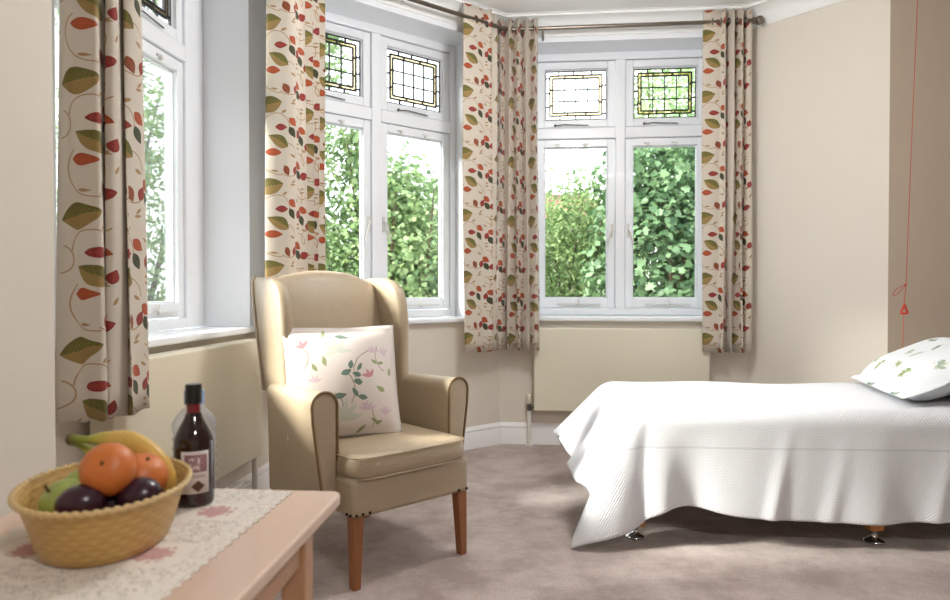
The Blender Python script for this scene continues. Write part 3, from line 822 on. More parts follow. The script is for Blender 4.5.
# wings
for sx in (-1, 1):
    rings = []; edge = []; edge2 = []
    zs = [.66, .71, .78, .86, .94, 1.02, 1.07, 1.10, 1.122, 1.135]
    pj = [.11, .11, .12, .135, .148, .152, .145, .125, .095, .05]
    th = [.05, .05, .052, .054, .056, .058, .056, .052, .044, .02]
    for z, p_, w in zip(zs, pj, th):
        yb_ = yb(z)+.10; bx = .268; fx = .268+.012*(p_/.17); yf = yb(z)-p_+.02
        d = Vector((fx-bx, yf-yb_)); d.normalize(); n_ = Vector((-d.y, d.x))
        if n_.x < 0: n_ = -n_
        b_, f_ = Vector((bx, yb_)), Vector((fx, yf)); r = w/2; ring = []
        for k in range(9):
            a = PI*k/8; ring.append(f_+n_*(r*math.cos(a))+d*(r*.9*math.sin(a)))
        ring.append(b_-n_*r); ring.append(b_-n_*r*.6-d*r*.5); ring.append(b_+n_*r*.6-d*r*.5); ring.append(b_+n_*r)
        mid = (b_+f_)/2; ring.append(mid+n_*(r+.006))
        # reorder: outer side between back and front
        rings.append([(sx*(v.x+.012), v.y, z) for v in ring]); o_ = b_+n_*(r+.004)
        edge.append((sx*(o_.x+.012), o_.y, z))
    rings = [r for r in rings]
    w_ = MB().loft(rings).build('wing', M['vinyl'], chair, smooth=True, ang=75)
    MB().tube(edge, .005, 6).build('piping', M['vinyl'], w_, smooth=True)
# nail heads
for (x, y) in [(-.262, -.030), (-.235, -.030), (-.205, -.030), (-.277, -.012), (-.277, .012), (.262, -.030), (.222, -.030)]:
    MB().sphere((x, y, .272), .0058, 6).build('nail', M['nail'], chair, smooth=True)

# cushion and pillows
def pillow_mesh(w, d, h, flange=.03, n=26, p=2.6, pull=.05, seed=0, uvs=1.0):
    mb = MB(); rs = random.Random(seed)
    def xy(a, b):
        return (w/2*a*(1-pull*(1-b*b)*abs(a)**2), d/2*b*(1-pull*(1-a*a)*abs(b)**2))
    for s in (1, -1):
        P = []; U = []
        for j in range(n+1):
            b = -1+2*j/n; row = []; ur = []
            for i in range(n+1):
                a = -1+2*i/n; x, y = xy(a, b)
                fa, fb = 1-2*flange/w, 1-2*flange/d
                ta, tb = min(1, abs(a)/fa), min(1, abs(b)/fb)
                hh = h/2*((1-ta**p)*(1-tb**p))**.5
                hh *= 1+.06*math.sin(a*4+seed)+.05*math.sin(b*5+a*2+seed)
                z = s*(hh+.0015)+.004*math.sin(a*6+b*3+seed)*((ta > .98)+(tb > .98))
                if i in (0, n) or j in (0, n): z = .004*math.sin(a*6+b*3+seed)
                row.append((x, y, z)); ur.append((x*uvs, y*uvs))
            P.append(row); U.append(ur)
        mb.grid(P, U, flip=(s < 0))
    return mb
cu = pillow_mesh(.465, .465, .17, .022, seed=1, pull=.035, p=2.2).build('cushion', M['floral'], None, smooth=True, ang=180, weld=.0008)
cu.location = (-.535, 2.835, .708); cu.rotation_euler = (math.radians(74), math.radians(0), math.radians(24))
tag(cu, 'square cushion with pale floral print and small flange, propped in the armchair', 'cushion')

# ------------------------------------------------------------------ table and doily
TA = -math.radians(5)
TZ = .65; TFAR = (-.283, 1.492)   # far right corner
tb = thing('side_table', 'pale beech side table with rounded corners in the left foreground', 'table', (TFAR[0], TFAR[1], 0), TA)
TW_, TL_ = .60, .86
def roundpoly(x0, x1, y0, y1, r, n=6):
    return [(a, b) for a, b in rrect(x0, x1, y0, y1, r, n)]
MB().prism(roundpoly(-TW_, 0, -TL_, 0, .022), TZ-.026, TZ).build('tabletop', M['table'], tb, bevel=.005, bseg=3)
for (x0, y0) in ((-.056, -.215), (-.056, -TL_+.06), (-TW_+.01, -.215), (-TW_+.01, -TL_+.06)):
    MB().box(x0, x0+.046, y0, y0+.046, 0, TZ-.026).build('leg', M['tableleg'], tb, bevel=.003)
ap = MB(); za, zb_ = TZ-.026-.052, TZ-.026
ap.box(-.036, -.018, -TL_+.106, -.215, za, zb_); ap.box(-TW_+.02, -TW_+.038, -TL_+.106, -.215, za, zb_)
ap.box(-TW_+.056, -.056, -.2, -.182, za, zb_); ap.box(-TW_+.056, -.056, -TL_+.075, -TL_+.093, za, zb_)
ap.build('apron', M['tableleg'], tb, bevel=.002)
# lace runner with scalloped edge
DW, DL = .425, .74
poly = []
def scal(p, q, n, r):
    p, q = Vector(p), Vector(q); d = (q-p)/n; nn = Vector((d.y, -d.x)).normalized()
    for k in range(n):
        for j in range(6):
            t = j/6; poly.append(p+d*(k+t)+nn*(r*math.sin(PI*t)))
scal((DW/2, 0), (-DW/2, 0), 15, -.009); scal((-DW/2, 0), (-DW/2, -DL), 26, -.009); scal((-DW/2, -DL), (DW/2, -DL), 15, -.009); scal((DW/2, -DL), (DW/2, 0), 26, -.009)
area = sum(poly[i].x*poly[(i+1) % len(poly)].y-poly[(i+1) % len(poly)].x*poly[i].y for i in range(len(poly)))
if area < 0: poly = poly[::-1]
me = MB(); n_ = len(poly)
cen = (0, -DL/2)
vs = [(cen[0], cen[1], 0)]+[(p.x, p.y, 0) for p in poly]; uv = [(v[0], v[1]) for v in vs]
me.add(vs, [(0, 1+i, 1+(i+1) % n_) for i in range(n_)], uv)
dl = me.build('lace_doily', M['lace'], None, solid=.0012)
ct, st_ = math.cos(TA), math.sin(TA)
def tloc(x, y): return (TFAR[0]+x*ct-y*st_, TFAR[1]+x*st_+y*ct)
lx, ly = tloc(-.098-DW/2, -.012)
dl.location = (lx, ly, TZ+.0012); dl.rotation_euler.z = TA
tag(dl, 'cream lace table runner with scalloped edge and pink roses on the wooden table', 'table runner')
DZ = TZ+.0022

# ------------------------------------------------------------------ basket and fruit
BC = (-.636, 1.203); BA = math.atan2(.951, -.309)
bk = thing('fruit_basket', 'oval golden woven basket with scalloped rim, full of fruit', 'basket', (BC[0], BC[1], DZ), BA)
def oval(a, b, z, n=72, inset=0): return [((a-inset)*math.cos(2*PI*k/n), (b-inset)*math.sin(2*PI*k/n), z) for k in range(n)]
prof = [(.136, .092, 0), (.144, .1, .004), (.152, .106, .02), (.163, .115, .05), (.174, .124, .08), (.181, .130, .094)]
K = 72; rings = []; UVs = []
outer = [[(a*math.cos(2*PI*k/K), b*math.sin(2*PI*k/K), z) for k in range(K+1)] for a, b, z in prof]
inner = [[((a-.005)*math.cos(2*PI*k/K), (b-.005)*math.sin(2*PI*k/K), max(z, .006)) for k in range(K+1)] for a, b, z in prof[::-1]]
rows = outer+inner
U = [[(2*PI*.14*k/K, r[0][2]) for k in range(K+1)] for r in rows]
w = MB().grid(rows, U)
for zz, fl_ in ((0, True), (.006, False)):
    o0 = [(.0, 0, zz)]+[((.136)*math.cos(2*PI*k/K), .092*math.sin(2*PI*k/K), zz) for k in range(K)]
    w.add(o0, [((0, 1+k, 1+(k+1) % K) if not fl_ else (0, 1+(k+1) % K, 1+k)) for k in range(K)], [(v[0], v[1]) for v in o0])
w.build('woven_bowl', M['wicker'], bk, smooth=True, ang=60)
# rope rim with beads
ring = []
for k in range(240):
    t = 2*PI*k/240; rr = 1+.006*math.cos(60*t); ring.append((.184*math.cos(t)*rr, .133*math.sin(t)*rr, .096+.0018*math.sin(60*t)))
MB().tube(ring, .0046, 8, closed=True).build('rim', M['rim'], bk, smooth=True, ang=180)

def fruit_at(px, py, D):   # pixel on the photograph at distance D -> point
    return ((px-475)/700*D, D, H-(py-290)/700*D)
def ofruit(name, label, cat, loc, r, sz, mat, rot=(0, 0, 0), dimple=.12, stem=None, group=None, lobes=0):
    root = thing(name, label, cat, loc, 0, group); root.rotation_euler = rot
    mb = MB(); n = 20; rings = []
    for i in range(n+1):
        a = PI*i/n; rr = math.sin(a); zz = -math.cos(a)*sz
        zz -= math.copysign(dimple*math.exp(-(rr/.32)**2), zz)
        rings.append([((r*max(rr, .002)*(1+lobes*math.cos(10*j*2*PI/40)*rr))*math.cos(2*PI*j/40), (r*max(rr, .002)*(1+lobes*math.cos(10*j*2*PI/40)*rr))*math.sin(2*PI*j/40), r*zz) for j in range(40)])
    mb.loft(rings).build('flesh', mat, root, smooth=True, ang=180)
    if stem: 
        MB().tube([(0, 0, r*(sz-dimple)-.002), (.0, .001, r*(sz-dimple)+stem*.5), (.002, .003, r*(sz-dimple)+stem)], [.0035, .0025, .003], 8).build('stem', M['stem'], root, smooth=True)
    return root
ofruit('orange', 'large orange on top of the fruit basket, front one', 'orange', fruit_at(107, 470, 1.14), .0435, .86, M['orange'], (math.radians(62), 0, math.radians(10)), .07, .002, 'oranges in the basket', .006)
ofruit('orange', 'orange tucked behind the front one, beside the banana', 'orange', fruit_at(141, 477, 1.205), .042, .92, M['orange'], (.3, .4, 0), .07, .002, 'oranges in the basket', .006)
ofruit('apple', 'green apple at the left front of the basket', 'apple', fruit_at(62, 503, 1.16), .040, .88, M['apple'], (.5, -.6, 0), .14, .012, 'green apples in the basket')
ofruit('apple', 'green apple behind the orange, barely showing above the basket', 'apple', fruit_at(84, 488, 1.262), .038, .88, M['apple'], (-.2, .3, 0), .14, .012, 'green apples in the basket')
ofruit('plum', 'dark purple plum at the front left, overlapping the green apple', 'plum', fruit_at(79, 505, 1.105), .031, 1.22, M['plum'], (0, math.radians(80), .25), .05, .0, 'plums in the basket')
ofruit('plum', 'dark purple plum at the front right under the orange', 'plum', fruit_at(138, 498, 1.152), .033, 1.15, M['plum'], (0, math.radians(75), -.2), .05, .0, 'plums in the basket')
ofruit('plum', 'dark plum half hidden between the two front plums', 'plum', fruit_at(108, 506, 1.165), .030, 1.1, M['plum'], (.6, .4, .5), .05, .0, 'plums in the basket')
def banana_at(pts, rad, label):
    root = thing('banana', label, 'banana', pts[0], 0, 'bananas in the basket')
    P = smooth_path([Vector(p)-Vector(pts[0]) for p in pts], 6)
    L = [0]
    for k in range(1, len(P)): L.append(L[-1]+(P[k]-P[k-1]).length)
    T = L[-1]; n = 12
    mb = MB(); rr = []
    for l in L:
        t = l/T
        xs = [0, .05, .17, .27, .45, .75, .92, .975, 1]; ys = [.55, .36, .36, .72, 1, .98, .66, .3, .18]
        rr.append(rad*float(np.interp(t, xs, ys)))
    tmp = MB().tube([tuple(p) for p in P], rr, n)
    uvs = []
    for i in range(len(P)):
        for j in range(n): uvs.append((L[i]/T, j/n))
    mb.add(tmp.v, tmp.f, uvs)
    mb.build('peel', M['banana'], root, smooth=True, ang=180)
banana_at([fruit_at(68, 439, 1.27), fruit_at(84, 440, 1.265), fruit_at(104, 440, 1.26), fruit_at(130, 443, 1.255), fruit_at(152, 457, 1.25), fruit_at(166, 478, 1.25), fruit_at(168, 500, 1.245)], .0195, 'ripe banana arching over the oranges at the back of the basket')
banana_at([fruit_at(70, 441, 1.285), fruit_at(82, 447, 1.285), fruit_at(94, 456, 1.285), fruit_at(112, 470, 1.29), fruit_at(132, 482, 1.30), fruit_at(150, 496, 1.305)], .018, 'second banana mostly hidden behind the oranges, greenish stem showing')

# ------------------------------------------------------------------ bottles
def px(x, D): return (x-475)/700*D
WBS = .955
wb = thing('wine_bottle', 'small dark red wine bottle with black screw cap behind the basket', 'bottle', (px(193, 1.40), 1.40, DZ), math.radians(20))
R = .0385
MB().lathe([(.004, .002), (R-.006, .002), (R-.001, .005), (R, .012), (R, .130), (R-.002, .142), (R-.010, .160), (.018, .180), (.0142, .192)], 40).build('glass_body', M['wine'], wb, smooth=True)
MB().lathe([(.0142, .191), (.0135, .214)], 32).build('neck', M['wineneck'], wb, smooth=True)
MB().lathe([(.0158, .211), (.0158, .249), (.0148, .251), (.001, .251)], 32).build('screw_cap', M['black'], wb, smooth=True, ang=30)
def patch(r, a0, a1, z0, z1, n=14):
    P = []; U_ = []
    for z in (z0, z1):
        P.append([(r*math.cos(a0+(a1-a0)*k/n), r*math.sin(a0+(a1-a0)*k/n), z) for k in range(n+1)])
        U_.append([(k/n, (z-z0)/(z1-z0)) for k in range(n+1)])
    return MB().grid(P, U_)
def label_mat():
    m, nt, bs = newmat('wine_label'); uv = nt.n('ShaderNodeTexCoord').outputs['UV']
    sp = nt.n('ShaderNodeSeparateXYZ'); nt.link(uv, sp.inputs[0]); X, Y = sp.outputs[0], sp.outputs[1]
    def rect(x0, x1, y0, y1):
        a = nt.m('MULTIPLY', nt.m('GREATER_THAN', X, x0), nt.m('LESS_THAN', X, x1)); b = nt.m('MULTIPLY', nt.m('GREATER_THAN', Y, y0), nt.m('LESS_THAN', Y, y1))
        return nt.m('MULTIPLY', a, b)
    c = nt.mix(rect(.13, .93, .50, .92), srgb(216, 208, 204), srgb(140, 98, 100))
    # engraved vignette: swirls in the mauve panel
    sw = nt.m('MULTIPLY', nt.m('GREATER_THAN', nt.noise(9, 3, uv), .53), rect(.3, .75, .55, .84))
    c = nt.mix(sw, c, srgb(206, 188, 186))
    ln = nt.m('MULTIPLY', nt.m('GREATER_THAN', nt.m('SINE', nt.m('MULTIPLY', Y, 150.0)), .3), rect(.2, .86, .36, .44)); c = nt.mix(ln, c, srgb(120, 100, 100))
    dm = nt.m('LESS_THAN', nt.m('ADD', nt.m('ABSOLUTE', nt.m('SUBTRACT', X, .6)), nt.m('MULTIPLY', nt.m('ABSOLUTE', nt.m('SUBTRACT', Y, .17)), 1.7)), .24)
    c = nt.mix(dm, c, srgb(96, 62, 44))
    nt.link(c, bs.inputs['Base Color']); bs.inputs['Roughness'].default_value = .5; return m
M['label'] = label_mat()
lb = patch(R+.0006, math.radians(-125), math.radians(-45), .030, .117).build('label', M['label'], wb, smooth=True, solid=.0004)
wt = thing('water_bottle', 'clear plastic water bottle with pale blue cap behind the wine bottle', 'bottle', (px(191.5, 1.47), 1.482, DZ), 0)
pr = [(.005, .001), (.030, .001), (.036, .006)]
for k in range(13): pr.append((.0445-.0018*(k % 2)*2, .014+.010*k))
pr += [(.0445, .146), (.037, .160), (.024, .176), (.0135, .186), (.0135, .194)]
MB().lathe(pr, 40).build('plastic_body', M['clearplastic'], wt, smooth=True, ang=60)
MB().lathe([(.0205, .186), (.0205, .214), (.019, .216), (.001, .216)], 28).build('bottle_cap', M['bluecap'], wt, smooth=True, ang=30)
wb.scale = (1, 1, WBS)

# ------------------------------------------------------------------ bed
BDA = -math.radians(3.4); BO = (.655, 2.945)
bed = thing('single_bed', 'single bed with wooden legs on castors, standing along the right wall', 'bed', (BO[0], BO[1], 0), BDA)
MB().box(.02, 1.95, .01, .97, .365, .545).build('mattress', M['mattress'], bed, bevel=.04, bseg=4)
MB().box(.02, 1.95, .02, .96, .25, .365).build('bed_base', M['bedbase'], bed, bevel=.01)
for (x, y) in ((.02, .07), (1.02, .07), (1.85, .07), (.02, .88), (1.02, .88), (1.85, .88)):
    l = MB().box(x, x+.058, y, y+.058, .055, .25).build('leg', M['pine'], bed, bevel=.004)
    cx, cy = x+.029, y+.029
    c = MB().lathe([(.001, .003), (.040, .003), (.043, .008), (.040, .014), (.020, .022), (.014, .034), (.016, .050), (.024, .056), (.001, .056)], 24, (cx-(.012 if x < .5 else 0), cy, 0))
    c.build('castor', M['chrome'], l, smooth=True, ang=50)

# coverlet: cloth unrolled over the mattress, hanging at the foot and the near side
ZT = .572; Rr = .065
LF, LS, LB = .385, .445, .24
XE, YE = .0, .0
def cov(u, v):
    """u along the bed (0 = foot edge), v across (0 = near edge, 1 = far edge)"""
    a = max(0, Rr-u) ; b = max(0, Rr-v); far = max(0, v-(.98-Rr))
    cx, cy = max(u, Rr), min(max(v, Rr), .98-Rr)
    wr = .004*math.sin(9*u+3*v)+.003*math.sin(17*v-5*u)
    if a == 0 and b == 0 and far == 0: return (cx, cy, ZT+wr)
    bb = b if b > 0 else far; sgn = -1 if b > 0 else 1
    r = math.hypot(a, bb); th = math.atan2(bb, a)             # 0 = foot, 90deg = side
    q_ = th/(PI/2)
    if b > 0 and a > 0:
        qt = math.atan2(LS+Rr, LF+Rr)/(PI/2); tgt = .24           # the corner swings out to the foot
        wq = (q_/qt*tgt) if q_ < qt else tgt+(q_-qt)/(1-qt)*(1-tgt)
        bl = min(1, max(0, (r-.05)/.25)); q2 = q_*(1-bl)+wq*bl
    else: q2 = q_
    th2 = q2*PI/2
    arc = Rr*PI/2
    # flare (outward slope of the hanging part)
    if b > 0 and a > 0:
        qt = math.atan2(LS+Rr, LF+Rr)/(PI/2)
        k = math.exp(-((q_-qt)/.20)**2); fl_ = (1-q_)**1.7*.46+q_*.05+k*.32
    elif a > 0 and far > 0: fl_ = 1.0*(1-q_)+.2*q_
    elif a > 0: 
        fl_ = .62+.14*math.sin((v-.1)*11)+.05*math.sin(v*23)
        e = max(0, (Rr+.15-v)/.15); fl_ = fl_*(1-0*e)
    elif b > 0: fl_ = .05
    else: fl_ = .05
    R_ = .065+.085*(1-q2)**1.5; ae = PI/2-math.atan(fl_); arc = R_*ae
    if r < arc: o = R_*math.sin(r/R_); dn = R_*(1-math.cos(r/R_))
    else:
        s_ = r-arc; o = R_*math.sin(ae)+s_*math.cos(ae); dn = R_*(1-math.cos(ae))+s_*math.sin(ae)
    # folds on the near side
    if b > 0:
        rr = min(1, max(0, r-arc)/.35)
        wgt = 1 if a == 0 else max(0, (q_-.45)/.55)**2
        u_ = u-.22*(v+.2)
        f_ = .022*math.exp(-((u-.13)/.06)**2)-.022*math.exp(-((u-.27)/.07)**2)+.022*math.exp(-((u-.50)/.10)**2)+.020*math.exp(-((u_-.62)/.03)**2)+.018*math.exp(-((u-1.0)/.09)**2)+.014*math.exp(-((u_-.86)/.035)**2)+.016*math.exp(-((u_-1.28)/.03)**2)-.012*math.exp(-((u-1.18)/.1)**2)+.014*math.exp(-((u-1.42)/.05)**2)+.006*math.sin(u*21)
        o += rr*f_*wgt
    x = cx-math.cos(th2)*o; y = cy+sgn*math.sin(th2)*o
    z = max(ZT-dn, .006+.002*math.sin(40*u)); 
    return (x, y, z+wr*(1-min(1, r/arc)))
NU, NV = 190, 150; P = []; UVl = []
for j in range(NV+1):
    v = -LS+(LS+.98+LB)*j/NV; row = []; ur = []
    for i in range(NU+1):
        u = -LF+(LF+1.98)*i/NU
        ls = LS-.028*min(1, max(0, (u-.02)/.15))-.010*math.sin(u*5)-(.035*math.exp(-((u-.22)/.15)**2))
        vv = v if v > 0 else v*ls/LS
        row.append(cov(u, vv)); ur.append((u, vv))
    P.append(row); UVl.append(ur)
cv = MB().grid(P, UVl).build('bedspread', M['coverlet'], None, smooth=True, ang=180, solid=.005)
cv.location = (BO[0], BO[1], 0); cv.rotation_euler.z = BDA
tag(cv, 'white waffle cotton bedspread draped over the single bed', 'bedspread')

pb = pillow_mesh(.46, .70, .12, .0, seed=3).build('pillow', M['white_cotton'], None, smooth=True, ang=180, weld=.0008)
pb.location = (2.44, 3.27, .634); pb.rotation_euler = (0, math.radians(-4), BDA)
tag(pb, 'plain white pillow lying flat under the leaf print pillow', 'pillow')
pa = pillow_mesh(.54, .78, .21, .045, seed=5, pull=.02, uvs=1.25).build('pillow', M['leafpillow'], None, smooth=True, ang=180, weld=.0008)
pa.location = (2.172, 3.335, .708); pa.rotation_euler = (math.radians(0), math.radians(-22), -.22)
tag(pa, 'white pillow with green leaf print, propped at the head of the bed', 'pillow')

# ------------------------------------------------------------------ alarm cord
D0 = 3.80
def cp(x, y, D=D0): return (px(x, D), D, H-(y-290)/700*D)
cd = thing('pull_cord', 'red emergency pull cord with triangle handle hanging before the far right wall', 'pull cord', cp(904, 345))
o0 = Vector(cd.location)
top = cp(917, -60); 
def rel(p): return tuple(Vector(p)-o0)
pz = [rel((top[0]+.01, D0, CEIL)), rel(cp(915, 0)), rel(cp(910, 150)), rel(cp(906, 285)), rel(cp(904, 303))]
MB().tube(pz, .0022, 6).build('cord', M['redcord'], cd, smooth=True)
MB().tube([rel(cp(904, 313)), rel(cp(903, 352)), rel(cp(902.5, 372))], .0022, 6).build('cord', M['redcord'], cd, smooth=True)
MB().sphere(rel(cp(905.5, 285)), .007, 8).build('knot', M['red'], cd, smooth=True)
lp = [rel(cp(x, y)) for x, y in ((905, 285), (900, 287), (896, 290), (893, 294), (894, 296), (897, 294), (901, 290), (905, 286))]
MB().tube([tuple(v) for v in smooth_path([Vector(p) for p in lp], 4)], .002, 6).build('loop', M['redcord'], cd, smooth=True)
tri = [rel(cp(904.5, 304)), rel(cp(908, 313.5)), rel(cp(901, 313.5))]
tr_pts = []
for k in range(3):
    a_, b_ = Vector(tri[k]), Vector(tri[(k+1) % 3])
    for j in range(4): tr_pts.append(tuple(a_+(b_-a_)*(j/4)))
MB().tube(tr_pts, .0062, 8, closed=True).build('triangle_handle', M['red'], cd, smooth=True)
MB().lathe([(.001, 0), (.035, 0), (.035, -.02), (.001, -.022)], 24, rel((top[0]+.01, D0, CEIL))).build('ceiling_switch', M['whitemetal'], cd, smooth=True, ang=30)

# ------------------------------------------------------------------ outside
gr = MB().box(-40, 40, 5.6, 60, -.6, -.5).build('lawn', M['grass']); tag(gr, 'green lawn outside the windows', 'lawn'); gr['kind'] = 'structure'
gr2 = MB().box(-40, -1.9, -8, 5.6, -.6, -.5).build('garden_ground', M['grass']); tag(gr2, 'green garden ground outside the left window', 'lawn'); gr2['kind'] = 'structure'

SHAPES = {
 'maple': [(0, -.5), (.12, -.28), (.42, -.36), (.34, -.08), (.55, .12), (.28, .16), (.2, .38), (.0, .55), (-.2, .38), (-.28, .16), (-.55, .12), (-.34, -.08), (-.42, -.36), (-.12, -.28)],
 'oval': [(0, -.5), (.2, -.2), (.22, .1), (0, .55), (-.22, .1), (-.2, -.2)]}
def foliage(name, blobs, n, size, shape, mat, parent, shell=.62, up=.5, droop=0):
    S = np.array(SHAPES[shape]); K = len(S)
    B = np.array([b for b in blobs]); vol = (B[:, 3]*B[:, 4]*B[:, 5])**(2/3); pick = RNG.choice(len(B), n, p=vol/vol.sum())
    d = RNG.normal(size=(n, 3)); d /= np.linalg.norm(d, axis=1)[:, None]
    rad = shell+(1-shell)*RNG.random(n)**.7
    # clumps
    ph = np.sin(d[:, 0]*7+pick)*np.sin(d[:, 1]*6+pick*2)*np.sin(d[:, 2]*8)
    rad *= 1+.16*ph+.05*RNG.normal(size=n)
    c = B[pick, :3]+d*rad[:, None]*B[pick, 3:6]
    nrm = d*.7+RNG.normal(size=(n, 3))*.55+np.array([0, 0, up]); nrm /= np.linalg.norm(nrm, axis=1)[:, None]
    t = RNG.normal(size=(n, 3)); t[:, 2] -= droop; t -= nrm*(t*nrm).sum(1)[:, None]; t /= np.linalg.norm(t, axis=1)[:, None]
    b = np.cross(nrm, t); sz = size*(.6+.7*RNG.random(n))
    V = c[:, None, :]+sz[:, None, None]*(S[None, :, 0, None]*b[:, None, :]+S[None, :, 1, None]*t[:, None, :]-.25*(np.abs(S[None, :, 0, None]))*nrm[:, None, :])
    me = bpy.data.meshes.new(name); me.vertices.add(n*K); me.vertices.foreach_set('co', V.reshape(-1).astype(np.float32))
    me.loops.add(n*K); me.loops.foreach_set('vertex_index', np.arange(n*K, dtype=np.int32))
    me.polygons.add(n); me.polygons.foreach_set('loop_start', (np.arange(n)*K).astype(np.int32)); me.polygons.foreach_set('loop_total', np.full(n, K, np.int32))
    me.materials.append(mat); me.update(); me.validate()
    o = bpy.data.objects.new(name, me); C.objects.link(o); o.parent = parent; return o
def tree(name, label, cat, base, blobs, n, size, shape, mat, trunk=.07, shell=.6, up=.5, droop=0, branches=10):
    r = thing(name, label, cat, (base[0], base[1], -.5))
    bl = [(b[0], b[1], b[2]+.5, b[3], b[4], b[5]) for b in blobs]
    foliage('foliage', bl, n, size, shape, mat, r, shell, up, droop)
    mb = MB(); rs = random.Random(len(label))
    for b in bl:
        for k in range(max(1, branches//len(bl))):
            e_ = Vector((b[0]+rs.uniform(-.6, .6)*b[3], b[1]+rs.uniform(-.6, .6)*b[4], b[2]+rs.uniform(-.3, .8)*b[5]))
            s0 = Vector((rs.uniform(-.08, .08), rs.uniform(-.08, .08), 0)); m1 = s0.lerp(e_, .45)+Vector((rs.uniform(-.15, .15), rs.uniform(-.15, .15), .15))
            P_ = smooth_path([s0, m1, e_], 5); mb.tube([tuple(p) for p in P_], [trunk*(1-.85*i/(len(P_)-1)) for i in range(len(P_))], 7)
    mb.build('trunk', M['bark'], r, smooth=True)
    return r
# right pane of the far window: dense dark maple
tree('maple_tree', 'dense dark green maple filling the right pane of the far window', 'tree', (2.15, 8.0), [(.0, 0, 1.2, .95, .75, 1.3), (.15, .2, 2.3, .85, .7, .75), (.95, .3, 1.3, .8, .7, 1.4), (.1, 0, .3, 1.0, .8, .8), (-.35, .1, .5, .45, .5, .8)], 17000, .09, 'maple', M['leaf_maple'], .06, .55, .5, 1.0)
tree('slender_tree', 'light green tree rising behind the dark maple', 'tree', (3.6, 12), [(-.2, 0, 4.0, 1.1, .9, 1.5), (.4, 0, 2.0, 1.3, 1, 1.8)], 14000, .09, 'oval', M['leaf_pale'], .09, .4, .3)
# left pane: feathery shrub
tree('feathery_shrub', 'feathery light green shrub with thin stems in the left pane of the far window', 'shrub', (1.3, 8.6), [(-.1, 0, 1.8, .75, .6, 1.05), (.30, .1, 1.7, .6, .5, 1.0), (-.45, .2, 1.2, .6, .5, 1.1), (.1, 0, .6, .9, .6, .7)], 13000, .06, 'oval', M['leaf_bush'], .03, .15, .4, 0, 26)
tree('garden_bush', 'mid green bush low behind the feathery shrub', 'shrub', (.9, 11.5), [(0, 0, 1.2, 1.6, .8, 1.4), (1.0, 0, 1.6, 1.0, .6, 1.3), (-.9, 0, 1.4, .7, .6, .9)], 7500, .11, 'oval', M['leaf_bush'], .05, .5)
# middle window
tree('lime_tree', 'bright green leafy tree in the right pane of the middle window', 'tree', (-.9, 8.2), [(.0, 0, 1.3, .85, .7, 1.2), (-.1, .2, 2.2, .7, .6, .62), (.35, .1, .9, .6, .6, 1.2), (-.6, 0, 1.0, .6, .6, 1.2), (-.45, .1, 2.75, .3, .3, .55)], 15000, .066, 'maple', M['leaf_light'], .04, .15, .4, .4)
tree('cherry_tree', 'tall leafy tree in the left pane of the middle window, behind the armchair', 'tree', (-2.05, 8.2), [(.0, 0, 1.3, .7, .6, 1.4), (.0, .1, 2.9, .75, .6, 1.1), (.1, 0, 4.1, .6, .5, .7), (-.6, 0, 2.2, .6, .6, 1.3)], 15000, .075, 'oval', M['leaf_light'], .05, .15, .4, .5, 16)
tree('garden_bush', 'pale bush filling the gap far behind the middle window', 'shrub', (-1.6, 12.5), [(0, 0, 1.2, 2.2, .9, 1.5), (1.0, 0, 1.6, .9, .9, 1.4)], 5500, .14, 'oval', M['leaf_pale'], .05, .5)
# left window
tree('hazel_tree', 'leafy tree outside the left window', 'tree', (-4.2, 8.0), [(.0, 0, 1.2, .9, .8, 1.6), (.1, .1, 3.0, .8, .7, 1.1), (.0, 0, 4.6, .8, .7, 1.0), (-.9, -.5, 2, .9, .8, 1.8), (.9, .4, 1.6, .8, .7, 1.8)], 14000, .085, 'oval', M['leaf_pale'], .06, .15, .4, .4, 14)
# house behind
hs = thing('brick_house', 'red brick house glimpsed between the trees', 'house', (2.6, 24, -.5))
MB().box(-4, 2.4, 0, 5, 0, 4.0).build('wall', M['brick'], hs)
MB().add([(-4.2, -.2, 4.0), (2.6, -.2, 4.0), (2.6, 5.2, 4.0), (-4.2, 5.2, 4.0), (-3.0, 2.5, 5.2), (1.4, 2.5, 5.2)], [(0, 1, 5, 4), (1, 2, 5), (2, 3, 4, 5), (3, 0, 4), (0, 3, 2, 1)]).build('roof', M['tile'], hs)
MB().box(-1.3, -.8, 1.6, 2.2, 4.6, 6.3).build('chimney', M['brick'], hs)
for xx in (-2.8, -.6, 1.2):
    wf = MB().box(xx-.5, xx+.5, -.05, .02, 1.8, 3.1).build('window', M['gloss'], hs); MB().box(xx-.42, xx+.42, -.06, -.04, 1.88, 3.02).build('pane', M['black'], wf)

# ------------------------------------------------------------------ added fill lights
lm = bpy.data.materials.new('fill_disc_glow'); lm.use_nodes = True
bsl = lm.node_tree.nodes['Principled BSDF']; bsl.inputs['Emission Color'].default_value = (1, .95, .9, 1); bsl.inputs['Emission Strength'].default_value = 2
def area(name, loc, size, power, col, rot, shape='DISK', sy=None):
    l = bpy.data.lights.new(name, 'AREA'); l.shape = shape; l.size = size; l.energy = power; l.color = col
    if sy: l.size_y = sy
    o = bpy.data.objects.new(name, l); C.objects.link(o); o.location = loc; o.rotation_euler = rot; return o
bsl.inputs['Emission Strength'].default_value = 3
cl = thing('fill_light_rear', 'glowing disc added as fill light behind the camera', 'fill light', (1.06, -.9, CEIL))  # added fill source, no known lamp hangs here
MB().lathe([(.001, -.08), (.12, -.075), (.19, -.05), (.205, -.02), (.205, 0), (.001, 0)], 32).build('fill_disc', lm, cl, smooth=True, ang=50)
area('fill_disc_light', (1.06, -.9, CEIL-.095), .4, 23, (1, .98, .96), (0, 0, 0))
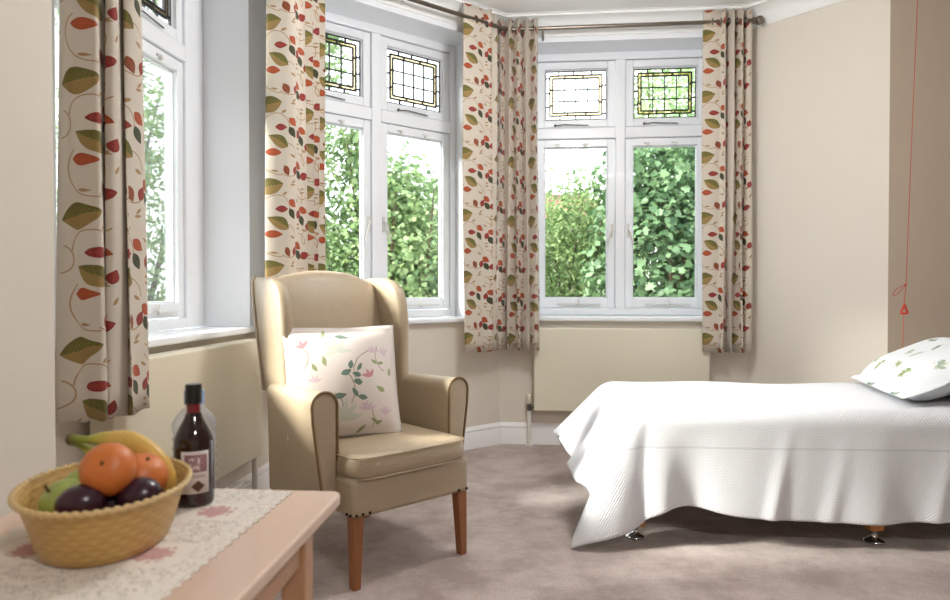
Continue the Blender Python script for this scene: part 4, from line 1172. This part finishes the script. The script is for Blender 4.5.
# glowing globe added as fill over the bay, just above the picture
gm = bpy.data.materials.new('fill_globe_glow'); gm.use_nodes = True
bsg = gm.node_tree.nodes['Principled BSDF']; bsg.inputs['Emission Color'].default_value = (1, .99, .98, 1); bsg.inputs['Emission Strength'].default_value = 50
pn = thing('fill_globe', 'glowing globe added as fill light above the bay', 'pendant light', (.55, 2.95, 2.56))
MB().sphere((0, 0, 0), .14, 12).build('globe', gm, pn, smooth=True)
MB().tube([(0, 0, .14), (0, 0, CEIL-2.56)], .004, 8).build('fill_globe_flex', M['whitemetal'], pn, smooth=True)
MB().lathe([(.001, .36), (.03, .365), (.05, .395), (.05, .4), (.001, .4)], 24).build('fill_globe_rose', M['whitemetal'], pn, smooth=True, ang=40)
# window portals: they give no light of their own, they guide the sampling of the sky
for (i, c0, hw) in ((2, LL-1.02, .68), (3, ML-.855, .63), (4, .855, .63)):
    a, ang, L = frame(i); p = Pm(i, c0, -.38)
    o = area('window_portal', (p[0], p[1], (SILL+HEAD)/2), hw*2, 0, (1, 1, 1), (math.radians(-90), 0, ang), 'RECTANGLE', HEAD-SILL)
    o.data.cycles.is_portal = True

# sun: hazy, from the back left
sl = bpy.data.lights.new('sun', 'SUN'); sl.energy = 7.5; sl.angle = math.radians(12); sl.color = (1, .96, .9)
so = bpy.data.objects.new('sun', sl); C.objects.link(so)
sd = Vector((.85, .20, -.46)); so.rotation_euler = sd.to_track_quat('-Z', 'Y').to_euler()

W = bpy.data.worlds.new('sky'); bpy.context.scene.world = W; W.use_nodes = True
nt = NT(W.node_tree); bg = W.node_tree.nodes['Background']
tc = nt.n('ShaderNodeTexCoord').outputs['Generated']; sp = nt.n('ShaderNodeSeparateXYZ'); nt.link(tc, sp.inputs[0])
rp_ = nt.n('ShaderNodeValToRGB'); nt.link(sp.outputs[2], rp_.inputs[0])
rp_.color_ramp.elements[0].position = .0; rp_.color_ramp.elements[0].color = (.93, .96, 1, 1)
rp_.color_ramp.elements[1].position = .7; rp_.color_ramp.elements[1].color = (.80, .89, 1, 1)
nt.link(rp_.outputs[0], bg.inputs[0]); bg.inputs[1].default_value = 2.3

# ------------------------------------------------------------------ camera
cam = bpy.data.cameras.new('camera'); co = bpy.data.objects.new('camera', cam); C.objects.link(co)
co.location = (0, 0, H); co.rotation_euler = (math.radians(90-.82), 0, 0)
cam.sensor_width = 36; cam.lens = 700/950*36; cam.clip_start = .05
cam.dof.use_dof = True; cam.dof.focus_distance = 3.0; cam.dof.aperture_fstop = 3.4
S = bpy.context.scene; S.camera = co
S.view_settings.view_transform = 'Standard'; S.view_settings.look = 'None'; S.view_settings.gamma = 1; S.view_settings.use_curve_mapping = False
S.view_settings.exposure = 0.95
S.cycles.max_bounces = 10; S.cycles.diffuse_bounces = 5; S.cycles.transparent_max_bounces = 16; S.cycles.sample_clamp_indirect = 6
